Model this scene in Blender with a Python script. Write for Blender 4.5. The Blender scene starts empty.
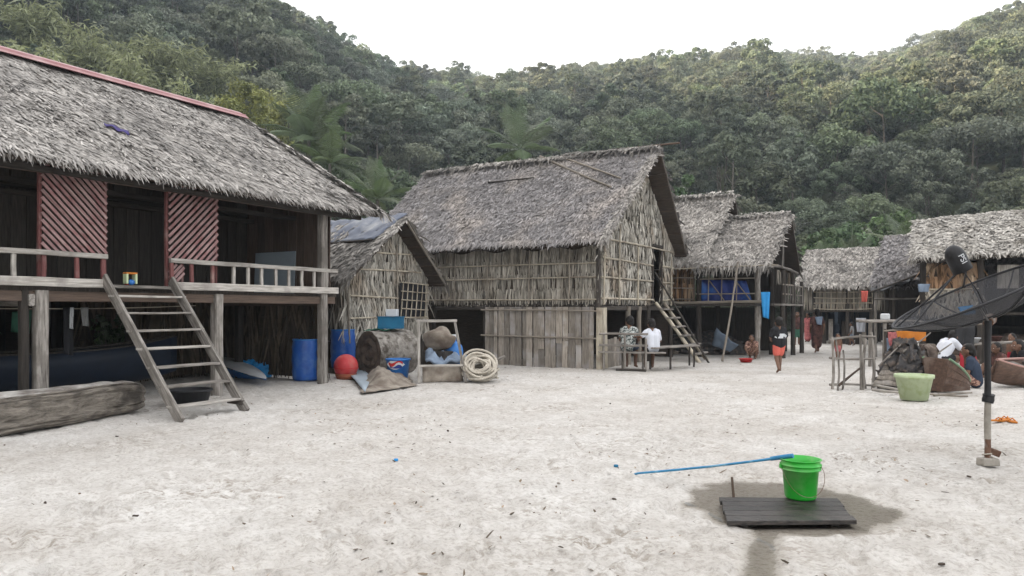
import bpy, bmesh, math, random
import numpy as np
from mathutils import Vector, Matrix, Quaternion, noise as mnoise
R = math.radians
random.seed(7); rng = np.random.default_rng(11)
scene = bpy.context.scene
COL = scene.collection

# ---------------------------------------------------------------- camera, sky, sun, exposure
FPX, HZ, EYE, YAW = 760.0, 310.0, 1.5, 30.0
cam_d = bpy.data.cameras.new('camera'); cam = bpy.data.objects.new('camera', cam_d); COL.objects.link(cam)
cam.location = (0, 0, EYE); cam.rotation_euler = (R(90), 0, R(YAW))
cam_d.sensor_width = 36; cam_d.lens = FPX/1024*36; cam_d.shift_y = (HZ-288)/1024
cam_d.clip_start = 0.05; cam_d.clip_end = 6000
scene.camera = cam
SUN_AZ, SUN_EL = -106.0, 23.5          # azimuth relative to the view (left is negative)
A_S = R(SUN_AZ-YAW)
world = bpy.data.worlds.new('World'); scene.world = world; world.use_nodes = True
wn = world.node_tree.nodes; wl = world.node_tree.links; wn.clear()
w_out = wn.new('ShaderNodeOutputWorld'); w_bg = wn.new('ShaderNodeBackground')
w_sky = wn.new('ShaderNodeTexSky'); w_sky.sky_type = 'NISHITA'; w_sky.sun_disc = False
w_sky.sun_elevation = R(SUN_EL); w_sky.sun_rotation = A_S
w_sky.air_density = 1.0; w_sky.dust_density = 4.0; w_sky.ozone_density = 1.0
w_mix = wn.new('ShaderNodeMixRGB'); w_mix.inputs[0].default_value = 0.72
w_mix.inputs[2].default_value = (6.95, 6.74, 6.52, 1)       # thin bright cloud all over the sky
wl.new(w_sky.outputs[0], w_mix.inputs[1]); wl.new(w_mix.outputs[0], w_bg.inputs[0])
w_bg.inputs[1].default_value = 0.15; wl.new(w_bg.outputs[0], w_out.inputs[0])
sun_d = bpy.data.lights.new('sun', 'SUN'); sun_d.energy = 5.0; sun_d.angle = R(2.0); sun_d.color = (1.0, 0.80, 0.55)
sun = bpy.data.objects.new('sun', sun_d); COL.objects.link(sun)
sdir = Vector((math.sin(A_S)*math.cos(R(SUN_EL)), math.cos(A_S)*math.cos(R(SUN_EL)), math.sin(R(SUN_EL))))
sun.rotation_euler = sdir.to_track_quat('Z', 'Y').to_euler(); sun.location = (-40, 0, 60)
scene.view_settings.view_transform = 'Standard'; scene.view_settings.look = 'None'
scene.view_settings.gamma = 1.0; scene.view_settings.use_curve_mapping = False
scene.view_settings.exposure = 1.35
scene.render.engine = 'CYCLES'
scene.render.resolution_x = 1024; scene.render.resolution_y = 576
scene.cycles.max_bounces = 6; scene.cycles.diffuse_bounces = 3; scene.cycles.transparent_max_bounces = 8
scene.cycles.volume_bounces = 0

# ---------------------------------------------------------------- pixel helpers (a pixel gives a ray; a plane gives the distance)
CY, SY = math.cos(R(YAW)), math.sin(R(YAW))
def rayxy(x):
    l = (x-512)/FPX
    return (-SY + CY*l, CY + SY*l)
def AD(x, y, d):
    rx, ry = rayxy(x); return Vector((rx*d, ry*d, EYE+(HZ-y)*d/FPX))
def G(x, y, z=0.0): return AD(x, y, FPX*(EYE-z)/(y-HZ))
def B(x, y, k=0.0, z=0.0):
    p = G(x, y, z); q = Vector((p.x, p.y, 0)); q = q.normalized()*(q.length+k); return Vector((q.x, q.y, z))
def AX(x, y, X): return AD(x, y, X/rayxy(x)[0])
def AY(x, y, Y): return AD(x, y, Y/rayxy(x)[1])

# ---------------------------------------------------------------- materials
MATS = {}
def mat(name, c1, c2=None, scale=4.0, stretch=(1,1,1), rough=.85, bump=.3, bscale=None, attr=False, ovar=.25, metal=0, spec=.3,
        stain=None, stain_scale=1.2, transl=0, alpha=None, contrast=(.3,.7), dist=.02, hue=0):
    m = bpy.data.materials.new(name); m.use_nodes = True; MATS[name] = m
    nt = m.node_tree; N = nt.nodes; L = nt.links
    b = N['Principled BSDF']; b.inputs['Roughness'].default_value = rough; b.inputs['Metallic'].default_value = metal
    b.inputs['Specular IOR Level'].default_value = spec
    c2 = c2 or tuple(v*.7 for v in c1)
    tc = N.new('ShaderNodeTexCoord'); oi = N.new('ShaderNodeObjectInfo')
    ofs = N.new('ShaderNodeVectorMath'); ofs.operation = 'MULTIPLY_ADD'
    com = N.new('ShaderNodeCombineXYZ')
    for i in range(3): L.new(oi.outputs['Random'], com.inputs[i])
    L.new(com.outputs[0], ofs.inputs[0]); ofs.inputs[1].default_value = (37, 53, 71); L.new(tc.outputs['Object'], ofs.inputs[2])
    mp = N.new('ShaderNodeMapping'); mp.inputs['Scale'].default_value = stretch; L.new(ofs.outputs[0], mp.inputs[0])
    n = N.new('ShaderNodeTexNoise'); n.inputs['Scale'].default_value = scale; n.inputs['Detail'].default_value = 6; n.inputs['Roughness'].default_value = .65
    L.new(mp.outputs[0], n.inputs['Vector'])
    r = N.new('ShaderNodeValToRGB'); r.color_ramp.elements[0].position = contrast[0]; r.color_ramp.elements[1].position = contrast[1]
    r.color_ramp.elements[0].color = (*c2, 1); r.color_ramp.elements[1].color = (*c1, 1); L.new(n.outputs[0], r.inputs[0])
    col = r.outputs[0]
    if stain:
        n2 = N.new('ShaderNodeTexNoise'); n2.inputs['Scale'].default_value = stain_scale; n2.inputs['Detail'].default_value = 5
        L.new(ofs.outputs[0], n2.inputs['Vector'])
        r2 = N.new('ShaderNodeValToRGB'); r2.color_ramp.elements[0].position = .5; r2.color_ramp.elements[1].position = .66; L.new(n2.outputs[0], r2.inputs[0])
        mx = N.new('ShaderNodeMixRGB'); L.new(r2.outputs[0], mx.inputs[0]); L.new(col, mx.inputs[1]); mx.inputs[2].default_value = (*stain, 1); col = mx.outputs[0]
    hs = N.new('ShaderNodeHueSaturation'); L.new(col, hs.inputs['Color'])
    mr = N.new('ShaderNodeMapRange'); mr.inputs['To Min'].default_value = 1-ovar; mr.inputs['To Max'].default_value = 1+ovar; L.new(oi.outputs['Random'], mr.inputs[0])
    val = mr.outputs[0]
    if attr:
        at = N.new('ShaderNodeAttribute'); at.attribute_name = 'var'
        mu = N.new('ShaderNodeMath'); mu.operation = 'MULTIPLY'; L.new(val, mu.inputs[0]); L.new(at.outputs['Fac'], mu.inputs[1]); val = mu.outputs[0]
    L.new(val, hs.inputs['Value'])
    if hue:
        wnz = N.new('ShaderNodeTexWhiteNoise'); wnz.noise_dimensions = '1D'; L.new(oi.outputs['Random'], wnz.inputs['W'])
        mh = N.new('ShaderNodeMapRange'); mh.inputs['To Min'].default_value = .5-hue; mh.inputs['To Max'].default_value = .5+hue*.6; L.new(wnz.outputs[0], mh.inputs[0])
        L.new(mh.outputs[0], hs.inputs['Hue'])
        w2 = N.new('ShaderNodeMath'); w2.operation = 'ADD'; w2.inputs[1].default_value = 3.7; L.new(oi.outputs['Random'], w2.inputs[0])
        w3 = N.new('ShaderNodeTexWhiteNoise'); w3.noise_dimensions = '1D'; L.new(w2.outputs[0], w3.inputs['W'])
        ms = N.new('ShaderNodeMapRange'); ms.inputs['To Min'].default_value = .55; ms.inputs['To Max'].default_value = 1.05; L.new(w3.outputs[0], ms.inputs[0]); L.new(ms.outputs[0], hs.inputs['Saturation'])
    L.new(hs.outputs[0], b.inputs['Base Color'])
    if bump:
        bn = N.new('ShaderNodeBump'); bn.inputs['Strength'].default_value = bump; bn.inputs['Distance'].default_value = dist
        src = n
        if bscale:
            src = N.new('ShaderNodeTexNoise'); src.inputs['Scale'].default_value = bscale; src.inputs['Detail'].default_value = 5; L.new(mp.outputs[0], src.inputs['Vector'])
        L.new(src.outputs[0], bn.inputs['Height']); L.new(bn.outputs[0], b.inputs['Normal'])
    out = N['Material Output']; sh = b.outputs[0]
    if transl:
        tr = N.new('ShaderNodeBsdfTranslucent'); L.new(hs.outputs[0], tr.inputs[0])
        ms = N.new('ShaderNodeMixShader'); ms.inputs[0].default_value = transl; L.new(sh, ms.inputs[1]); L.new(tr.outputs[0], ms.inputs[2]); sh = ms.outputs[0]
    if alpha is not None:
        tp = N.new('ShaderNodeBsdfTransparent'); ms = N.new('ShaderNodeMixShader'); ms.inputs[0].default_value = alpha
        L.new(tp.outputs[0], ms.inputs[1]); L.new(sh, ms.inputs[2]); sh = ms.outputs[0]
    L.new(sh, out.inputs[0]); return m

WS = (14, 14, 1.2)      # grain along local z
mat('wood_grey', (.33,.305,.28), (.11,.098,.086), 2.2, WS, .9, .6, ovar=.22, stain=(.15,.135,.12), stain_scale=2.6, contrast=(.36,.62))
mat('wood_pale', (.50,.47,.435), (.24,.22,.195), 2.2, WS, .85, .5, ovar=.15, stain=(.25,.23,.21), stain_scale=3.0, contrast=(.34,.62))
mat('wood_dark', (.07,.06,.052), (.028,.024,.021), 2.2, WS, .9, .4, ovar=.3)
mat('wood_brown', (.125,.09,.07), (.06,.043,.034), 2.2, WS, .8, .4, ovar=.25)
mat('maroon', (.21,.085,.08), (.11,.042,.04), 2.4, WS, .8, .35, ovar=.2, stain=(.26,.17,.155), stain_scale=3)
mat('louver', (.37,.27,.26), (.20,.095,.095), 2.4, WS, .8, .35, ovar=.18, stain=(.21,.10,.10), stain_scale=4)
mat('bamboo', (.52,.47,.38), (.30,.26,.20), 2.0, (10,10,2), .6, .25, ovar=.25, stain=(.24,.2,.16), stain_scale=2.5)
mat('bamboo_dull', (.30,.265,.22), (.15,.13,.11), 2.0, (10,10,2), .75, .25, ovar=.25)
mat('bark_board', (.34,.305,.265), (.14,.12,.10), 3.0, (9,9,1.1), .9, .7, ovar=.38, stain=(.34,.32,.31), stain_scale=1.7)
mat('thatch_grey', (.455,.43,.405), (.35,.33,.31), 3, rough=.95, bump=0, attr=True, ovar=.03, spec=.1, stain=(.29,.275,.26), stain_scale=.9)
mat('thatch_dark', (.30,.285,.285), (.20,.19,.19), 3, rough=.95, bump=0, attr=True, ovar=.03, spec=.1, stain=(.33,.30,.28), stain_scale=.7)
mat('thatch_pale', (.56,.535,.50), (.34,.32,.29), 3, rough=.95, bump=0, attr=True, ovar=.04, spec=.1, stain=(.26,.24,.21), stain_scale=.9)
mat('thatch_mid', (.44,.415,.385), (.29,.27,.25), 3, rough=.95, bump=0, attr=True, ovar=.04, spec=.1, stain=(.18,.17,.16), stain_scale=.8)
mat('straw', (.44,.41,.36), (.26,.24,.205), 2.5, rough=.95, bump=0, attr=True, ovar=.04, spec=.1, stain=(.23,.20,.165), stain_scale=1.1)
mat('straw_pale', (.53,.505,.455), (.36,.335,.29), 2.5, rough=.95, bump=0, attr=True, ovar=.04, spec=.1, stain=(.37,.31,.245), stain_scale=.9)
mat('straw_brown', (.38,.235,.14), (.20,.125,.075), 2.5, rough=.95, bump=0, attr=True, ovar=.05, spec=.1, stain=(.42,.33,.24), stain_scale=1.0)
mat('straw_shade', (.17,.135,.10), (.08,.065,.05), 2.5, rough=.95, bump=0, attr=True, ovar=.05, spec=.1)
mat('thatch_bed', (.24,.225,.21), (.12,.11,.10), 9, rough=.95, bump=.6, ovar=.05)
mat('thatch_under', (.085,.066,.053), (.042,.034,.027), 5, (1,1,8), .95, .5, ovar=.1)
mat('tin_red', (.32,.145,.15), (.23,.10,.105), 3, rough=.45, bump=.1, ovar=.05, spec=.4, stain=(.36,.22,.22), stain_scale=2)
mat('plastic_blue', (.015,.10,.40), (.01,.06,.27), 4, rough=.4, bump=.05, ovar=.1, spec=.45, stain=(.05,.13,.36), stain_scale=5)
mat('plastic_blue_light', (.03,.19,.52), (.02,.12,.40), 4, rough=.4, bump=.05, ovar=.1, spec=.45)
mat('plastic_teal', (.012,.16,.30), (.01,.10,.2), 4, rough=.5, bump=.05, ovar=.05)
mat('plastic_green', (.035,.46,.045), (.02,.34,.03), 3, rough=.35, bump=.05, ovar=.02, spec=.45, stain=(.13,.42,.11), stain_scale=6)
mat('plastic_lime', (.50,.58,.38), (.41,.49,.30), 4, rough=.5, bump=.05, ovar=.02, stain=(.36,.44,.22), stain_scale=7)
mat('plastic_red', (.50,.035,.035), (.38,.02,.02), 4, rough=.4, bump=.05, ovar=.05)
mat('plastic_white', (.62,.64,.66), (.5,.52,.55), 4, rough=.5, bump=.05, ovar=.05)
mat('plastic_black', (.025,.025,.028), (.014,.014,.016), 5, rough=.5, bump=.1, ovar=.05)
mat('terracotta', (.34,.11,.06), (.22,.075,.045), 5, rough=.8, bump=.2, ovar=.1)
mat('ball_red', (.52,.05,.055), (.40,.035,.04), 5, rough=.5, bump=.1, ovar=.02, stain=(.42,.09,.08), stain_scale=5)
mat('panel_grey', (.34,.40,.45), (.28,.33,.38), 2, rough=.6, bump=.05, ovar=.02)
mat('tarp_blue', (.02,.045,.24), (.012,.025,.13), 3, rough=.55, bump=.3, ovar=.1, stain=(.03,.12,.40), stain_scale=1.6)
mat('tarp_roof', (.13,.15,.20), (.06,.07,.10), 2.0, (1,1,1), .5, .4, ovar=.05, stain=(.27,.28,.30), stain_scale=1.6)
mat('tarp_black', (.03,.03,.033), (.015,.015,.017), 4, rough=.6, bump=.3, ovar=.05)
mat('tarp_brown', (.115,.085,.068), (.045,.034,.03), 5, rough=.85, bump=.8, ovar=.05, stain=(.17,.14,.12), stain_scale=4)
mat('tarp_slate', (.085,.08,.08), (.022,.021,.023), 9, rough=.8, bump=.8, ovar=.05, stain=(.15,.12,.10), stain_scale=8)
mat('canvas', (.33,.29,.245), (.15,.125,.10), 4, rough=.9, bump=.5, ovar=.05, stain=(.13,.10,.08), stain_scale=2.6)
mat('rope', (.54,.50,.43), (.34,.30,.25), 22, rough=.9, bump=.6, ovar=.12)
mat('rope_blue', (.05,.27,.48), (.03,.17,.34), 12, rough=.6, bump=.5, ovar=.1, stain=(.22,.40,.52), stain_scale=6)
mat('cloth_white', (.66,.68,.74), (.54,.56,.62), 5, rough=.85, bump=.3, ovar=.04)
mat('cloth_pattern', (.50,.52,.50), (.045,.06,.06), 22, rough=.85, bump=.2, ovar=.02, contrast=(.46,.54))
mat('cloth_black', (.022,.022,.026), (.012,.012,.014), 6, rough=.85, bump=.2, ovar=.1)
mat('cloth_navy', (.035,.05,.085), (.02,.03,.05), 6, rough=.85, bump=.2, ovar=.1)
mat('cloth_coral', (.66,.15,.11), (.52,.10,.08), 5, rough=.8, bump=.2, ovar=.05)
mat('cloth_red', (.50,.03,.05), (.36,.02,.035), 5, rough=.8, bump=.2, ovar=.05)
mat('cloth_brown', (.12,.055,.045), (.05,.026,.024), 9, rough=.85, bump=.2, ovar=.1, contrast=(.42,.58))
mat('cloth_pink', (.50,.17,.17), (.30,.09,.10), 14, rough=.85, bump=.2, ovar=.1, contrast=(.42,.58))
mat('cloth_floral', (.42,.26,.20), (.12,.06,.05), 20, rough=.85, bump=.2, ovar=.1, contrast=(.45,.55))
mat('cloth_blue', (.04,.30,.66), (.025,.22,.52), 5, rough=.8, bump=.2, ovar=.05)
mat('cloth_paleblue', (.22,.28,.36), (.15,.19,.26), 6, rough=.85, bump=.2, ovar=.05)
mat('cloth_orange', (.56,.20,.03), (.40,.13,.02), 6, rough=.85, bump=.3, ovar=.05)
mat('cloth_green', (.05,.16,.11), (.03,.09,.06), 6, rough=.85, bump=.3, ovar=.05)
mat('cloth_grey', (.30,.30,.30), (.18,.18,.18), 6, rough=.85, bump=.3, ovar=.15)
mat('cloth_purple', (.06,.045,.18), (.04,.03,.11), 6, rough=.8, bump=.3, ovar=.05)
mat('skin', (.175,.095,.062), (.12,.064,.042), 7, rough=.55, bump=.05, ovar=.18, spec=.35)
mat('hair', (.014,.011,.010), (.008,.007,.006), 30, rough=.6, bump=.6, ovar=.1)
mat('eye_white', (.6,.58,.55), (.5,.48,.45), 3, bump=0)
mat('boat_brown', (.14,.085,.062), (.065,.042,.032), 3, (1,8,8), .7, .3, ovar=.1, stain=(.20,.15,.125), stain_scale=3)
mat('boat_blue', (.007,.014,.03), (.004,.008,.016), 3, rough=.55, bump=.2, ovar=.1)
mat('paint_green', (.22,.34,.22), (.16,.25,.16), 5, rough=.6, bump=.1)
mat('paint_pink', (.48,.30,.26), (.36,.2,.17), 5, rough=.6, bump=.1)
mat('net', (.045,.045,.05), (.028,.028,.032), 60, rough=.8, bump=0, ovar=0, alpha=.72)
mat('metal_rust', (.20,.12,.08), (.10,.05,.035), 9, rough=.8, bump=.4, ovar=.1, stain=(.32,.30,.28), stain_scale=6)
mat('concrete', (.40,.37,.33), (.25,.23,.2), 9, rough=.9, bump=.5, ovar=.1)
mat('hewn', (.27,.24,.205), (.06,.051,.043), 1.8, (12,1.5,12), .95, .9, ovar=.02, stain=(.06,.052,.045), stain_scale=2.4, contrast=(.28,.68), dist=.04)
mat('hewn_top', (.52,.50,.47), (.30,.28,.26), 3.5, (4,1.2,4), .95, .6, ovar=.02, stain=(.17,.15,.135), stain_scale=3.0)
mat('log_end', (.11,.085,.068), (.035,.028,.024), 7, rough=.95, bump=.8, ovar=.05, dist=.04)
mat('log_bark', (.38,.355,.325), (.12,.105,.09), 6, (1,1,1), .95, .9, ovar=.03, stain=(.075,.062,.05), stain_scale=7, dist=.04)
mat('wet_board', (.060,.052,.047), (.012,.011,.011), 3, (2.5,9,20), .36, .6, ovar=.25, spec=.32, contrast=(.36,.62))
mat('trunk', (.16,.145,.125), (.08,.07,.06), 5, (4,4,1), .95, .6, ovar=.3)
mat('leaf', (.185,.222,.138), (.120,.158,.096), .5, rough=.6, bump=0, attr=True, ovar=.36, transl=.3, spec=.25, hue=.045)
mat('leaf_lush', (.12,.19,.075), (.075,.13,.05), .8, rough=.5, bump=0, attr=True, ovar=.15, transl=.3, spec=.3, hue=.02)
mat('leaf_yellow', (.36,.36,.12), (.20,.23,.08), .6, rough=.5, bump=0, attr=True, ovar=.08, transl=.3, spec=.3)
mat('bamboo_leaf', (.34,.36,.20), (.24,.27,.14), .6, rough=.5, bump=0, attr=True, ovar=.12, transl=.3, spec=.3)
mat('leaf_dark', (.03,.06,.022), (.018,.036,.014), 1.2, rough=.5, bump=0, attr=True, ovar=.1, transl=.2, spec=.3)
mat('palm', (.12,.17,.07), (.075,.12,.045), 1.0, rough=.45, bump=0, attr=True, ovar=.2, transl=.25, spec=.35, hue=.02)
mat('hill_soil', (.09,.10,.055), (.05,.06,.03), .25, rough=1, bump=0, ovar=0)
mat('litter', (.16,.12,.085), (.07,.055,.04), 30, rough=.9, bump=0, attr=True, ovar=0)
mat('bucket_water', (.10,.16,.09), (.08,.12,.07), 2.5, rough=.08, bump=.02, ovar=0, spec=.5)
def water_mat():
    m = bpy.data.materials.new('puddle_water'); m.use_nodes = True; N, L = m.node_tree.nodes, m.node_tree.links; N.clear(); MATS['puddle_water'] = m
    o, mx, tr, gl, fr, nz, bp = [N.new('ShaderNode'+k) for k in ('OutputMaterial', 'MixShader', 'BsdfTransparent', 'BsdfGlossy', 'Fresnel', 'TexNoise', 'Bump')]
    tr.inputs[0].default_value = (.96, .95, .93, 1); gl.inputs['Roughness'].default_value = .06; fr.inputs[0].default_value = 1.33; nz.inputs['Scale'].default_value = 5; bp.inputs['Strength'].default_value = .05
    L.new(nz.outputs[0], bp.inputs['Height']); L.new(bp.outputs[0], gl.inputs['Normal']); L.new(fr.outputs[0], mx.inputs[0]); L.new(tr.outputs[0], mx.inputs[1]); L.new(gl.outputs[0], mx.inputs[2]); L.new(mx.outputs[0], o.inputs[0])
water_mat()

# ---------------------------------------------------------------- object helpers
def wmat(o):
    m = o.matrix_parent_inverse @ o.matrix_basis if o.parent else o.matrix_basis.copy()
    return wmat(o.parent) @ m if o.parent else m
def link(o, parent=None):
    COL.objects.link(o)
    if parent is not None:
        o.parent = parent; o.matrix_parent_inverse = wmat(parent).inverted()
    return o
def tag(o, label, cat, group=None, kind=None):
    if label: o['label'] = label
    if cat: o['category'] = cat
    if group: o['group'] = group
    if kind: o['kind'] = kind
    return o
def thing(name, label, cat, loc, group=None):
    o = bpy.data.objects.new(name, None); o.location = loc; o.empty_display_size = .2; COL.objects.link(o)
    return tag(o, label, cat, group)
def mesh_np(name, V, F, var=None, smooth=False):
    """V (n,3), F (m,k) with one k"""
    V = np.asarray(V, dtype=np.float32); F = np.asarray(F, dtype=np.int32)
    me = bpy.data.meshes.new(name); n, (m, k) = len(V), F.shape
    me.vertices.add(n); me.vertices.foreach_set('co', V.ravel())
    me.loops.add(m*k); me.loops.foreach_set('vertex_index', F.ravel())
    me.polygons.add(m); me.polygons.foreach_set('loop_start', np.arange(0, m*k, k, dtype=np.int32))
    try: me.polygons.foreach_set('loop_total', np.full(m, k, dtype=np.int32))
    except Exception: pass
    me.update(calc_edges=True)
    if var is not None:
        a = me.attributes.new('var', 'FLOAT', 'FACE'); a.data.foreach_set('value', np.asarray(var, dtype=np.float32))
    if smooth: me.polygons.foreach_set('use_smooth', np.ones(m, dtype=bool))
    me.validate(); return me
def obj(name, me, m, parent=None, kind=None, M=None):
    o = bpy.data.objects.new(name, me)
    if M is not None: o.matrix_basis = M
    if m is not None:
        me.materials.clear(); me.materials.append(MATS[m] if isinstance(m, str) else m)
    link(o, parent)
    if kind: o['kind'] = kind
    return o
class MB:
    """collects shapes in world coordinates; build() links them as one object whose origin is their centre"""
    def __init__(s): s.v = []; s.f = []; s.sm = []
    def add(s, vs, fs, smooth=False):
        k = len(s.v); s.v += [Vector(p) for p in vs]; s.f += [tuple(i+k for i in f) for f in fs]; s.sm += [smooth]*len(fs); return s
    def box(s, c, size, M=None):
        h = [x/2 for x in size]; vs = [Vector((x*h[0], y*h[1], z*h[2])) for z in (-1,1) for y in (-1,1) for x in (-1,1)]
        if M is not None: vs = [M @ p for p in vs]
        vs = [p+Vector(c) for p in vs]
        return s.add(vs, [(0,2,3,1),(4,5,7,6),(0,1,5,4),(2,6,7,3),(0,4,6,2),(1,3,7,5)])
    def tube(s, pts, rad, n=8, caps=True, smooth=True):
        pts = [Vector(p) for p in pts]; rad = rad if hasattr(rad, '__len__') else [rad]*len(pts)
        rings = []; up = None
        for i, p in enumerate(pts):
            t = (pts[min(i+1, len(pts)-1)]-pts[max(i-1, 0)]).normalized()
            if up is None: up = t.orthogonal().normalized()
            a = (up - t*up.dot(t)); a = a.normalized() if a.length > 1e-6 else t.orthogonal().normalized()
            up = a; b = t.cross(a)
            rings.append([p + (a*math.cos(2*math.pi*k/n)+b*math.sin(2*math.pi*k/n))*rad[i] for k in range(n)])
        vs = [q for r in rings for q in r]
        fs = [(i*n+k, i*n+(k+1)%n, (i+1)*n+(k+1)%n, (i+1)*n+k) for i in range(len(pts)-1) for k in range(n)]
        s.add(vs, fs, smooth)
        if caps: s.add(rings[0], [tuple(reversed(range(n)))]); s.add(rings[-1], [tuple(range(n))])
        return s
    def lathe(s, prof, c=(0,0,0), n=24, M=None, smooth=True):
        vs = []
        for r, z in prof:
            for k in range(n):
                p = Vector((r*math.cos(2*math.pi*k/n), r*math.sin(2*math.pi*k/n), z))
                if M is not None: p = M @ p
                vs.append(p+Vector(c))
        fs = [(i*n+k, i*n+(k+1)%n, (i+1)*n+(k+1)%n, (i+1)*n+k) for i in range(len(prof)-1) for k in range(n)]
        return s.add(vs, fs, smooth)
    def ellipsoid(s, c, r, n=12, m=8, M=None):
        return s.lathe([(max(1e-4, math.cos(a))*1, math.sin(a)) for a in [(-.5+i/m)*math.pi for i in range(m+1)]], c, n,
                       (M or Matrix.Identity(3)) @ Matrix.Diagonal(r).to_3x3())
    def capsule(s, a, b, ra, rb, n=10):
        a, b = Vector(a), Vector(b); d = (b-a); L = max(d.length, 1e-5); d = d/L
        pts, rad = [], []
        for k in range(4):
            t = math.pi/2*(k/4); pts.append(a - d*ra*math.cos(t)); rad.append(max(.0005, ra*math.sin(t)))
        pts.append(a); rad.append(ra); pts.append(b); rad.append(rb)
        for k in range(3, -1, -1):
            t = math.pi/2*(k/4); pts.append(b + d*rb*math.cos(t)); rad.append(max(.0005, rb*math.sin(t)))
        return s.tube(pts, rad, n)
    def prism(s, poly, off):
        """poly: planar loop of points; off: thickness vector"""
        n = len(poly); off = Vector(off); vs = [Vector(p) for p in poly]+[Vector(p)+off for p in poly]
        return s.add(vs, [tuple(range(n)), tuple(reversed(range(n, 2*n)))] + [(i, i+n, (i+1)%n+n, (i+1)%n) for i in range(n)])
    def build(s, name, m, parent=None, kind=None, bevel=0, fix=True):
        c = sum(s.v, Vector())/max(1, len(s.v))
        me = bpy.data.meshes.new(name); me.from_pydata([p-c for p in s.v], [], s.f)
        me.polygons.foreach_set('use_smooth', s.sm)
        if fix:
            bm = bmesh.new(); bm.from_mesh(me)
            bmesh.ops.recalc_face_normals(bm, faces=bm.faces); bm.to_mesh(me); bm.free()
        me.update(); o = obj(name, me, m, parent, kind, Matrix.Translation(c))
        if bevel:
            b = o.modifiers.new('b', 'BEVEL'); b.width = bevel; b.segments = 2; b.limit_method = 'ANGLE'
        return o
def frame(p0, p1, up=(0,0,1)):
    p0, p1 = Vector(p0), Vector(p1); z = (p1-p0).normalized(); up = Vector(up)
    if abs(z.dot(up)) > .98: up = Vector((0,1,0)) if abs(z.y) < .9 else Vector((1,0,0))
    x = up.cross(z).normalized(); y = z.cross(x)
    M = Matrix((x, y, z)).transposed().to_4x4(); M.translation = (p0+p1)/2; return M
def beam(name, p0, p1, w, h, m, parent=None, up=(0,0,1), rough=.004):
    """squared timber; w across, h along 'up'; local z along its length"""
    L = (Vector(p1)-Vector(p0)).length; nseg = max(2, int(L/.5)+1)
    vs, fs = [], []; rr = random.Random(hash((round(L, 3), w, h, len(COL.objects))) & 0xffff)
    for i in range(nseg+1):
        z = -L/2+L*i/nseg; dx, dy = rr.uniform(-rough, rough), rr.uniform(-rough, rough)
        c = min(w, h)*.14
        for x, y in ((w/2-c, h/2), (-w/2+c, h/2), (-w/2, h/2-c), (-w/2, -h/2+c), (-w/2+c, -h/2), (w/2-c, -h/2), (w/2, -h/2+c), (w/2, h/2-c)):
            vs.append((x+dx, y+dy, z))
    for i in range(nseg):
        for k in range(8): fs.append((i*8+k, i*8+(k+1)%8, (i+1)*8+(k+1)%8, (i+1)*8+k))
    fs.append(tuple(reversed(range(8)))); fs.append(tuple(range(nseg*8, nseg*8+8)))
    me = bpy.data.meshes.new(name); me.from_pydata(vs, [], fs); me.update()
    return obj(name, me, m, parent, None, frame(p0, p1, up))
def pole(name, p0, p1, r0, r1, m, parent=None, bend=.02, n=7, knots=False):
    L = (Vector(p1)-Vector(p0)).length; k = max(3, int(L/.35)); rr = random.Random(len(COL.objects)*13+5)
    bx, by = rr.uniform(-bend, bend)*L, rr.uniform(-bend, bend)*L; pts, rad = [], []
    for i in range(k+1):
        t = i/k; a = math.sin(t*math.pi); pts.append((bx*a+rr.uniform(-1,1)*r0*.15, by*a+rr.uniform(-1,1)*r0*.15, -L/2+L*t))
        rad.append((r0+(r1-r0)*t)*rr.uniform(.9, 1.1))
    b = MB(); b.tube(pts, rad, n)
    me = bpy.data.meshes.new(name); me.from_pydata(b.v, [], b.f); me.polygons.foreach_set('use_smooth', b.sm); me.update()
    return obj(name, me, m, parent, None, frame(p0, p1))
def nrm(a): return a/np.maximum(np.linalg.norm(a, axis=1, keepdims=True), 1e-9)
def blade_mesh(name, P, D, S, N, L, W, lift, droop, var):
    n = len(P); L, W, lift, droop = [np.broadcast_to(np.asarray(a, float), (n,))[:, None] for a in (L, W, lift, droop)]
    Z = np.array([[0, 0, 1.]])
    b0, b1 = P-S*W*.5, P+S*W*.5
    mid = P+D*L*.55+N*lift*.75-Z*droop*.25; m0, m1 = mid-S*W*.55, mid+S*W*.55
    tip = P+D*L+N*lift-Z*droop; t0, t1 = tip-S*W*.16, tip+S*W*.16
    V = np.stack([b0, b1, m1, m0, t1, t0], 1).reshape(-1, 3); i = np.arange(n)[:, None]*6
    F = np.concatenate([i+np.array([[0, 1, 2, 3]]), i+np.array([[3, 2, 4, 5]])], 1).reshape(-1, 4)
    c = V.mean(0)
    return mesh_np(name, V-c, F, np.repeat(var, 2)), Vector(c)
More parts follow.
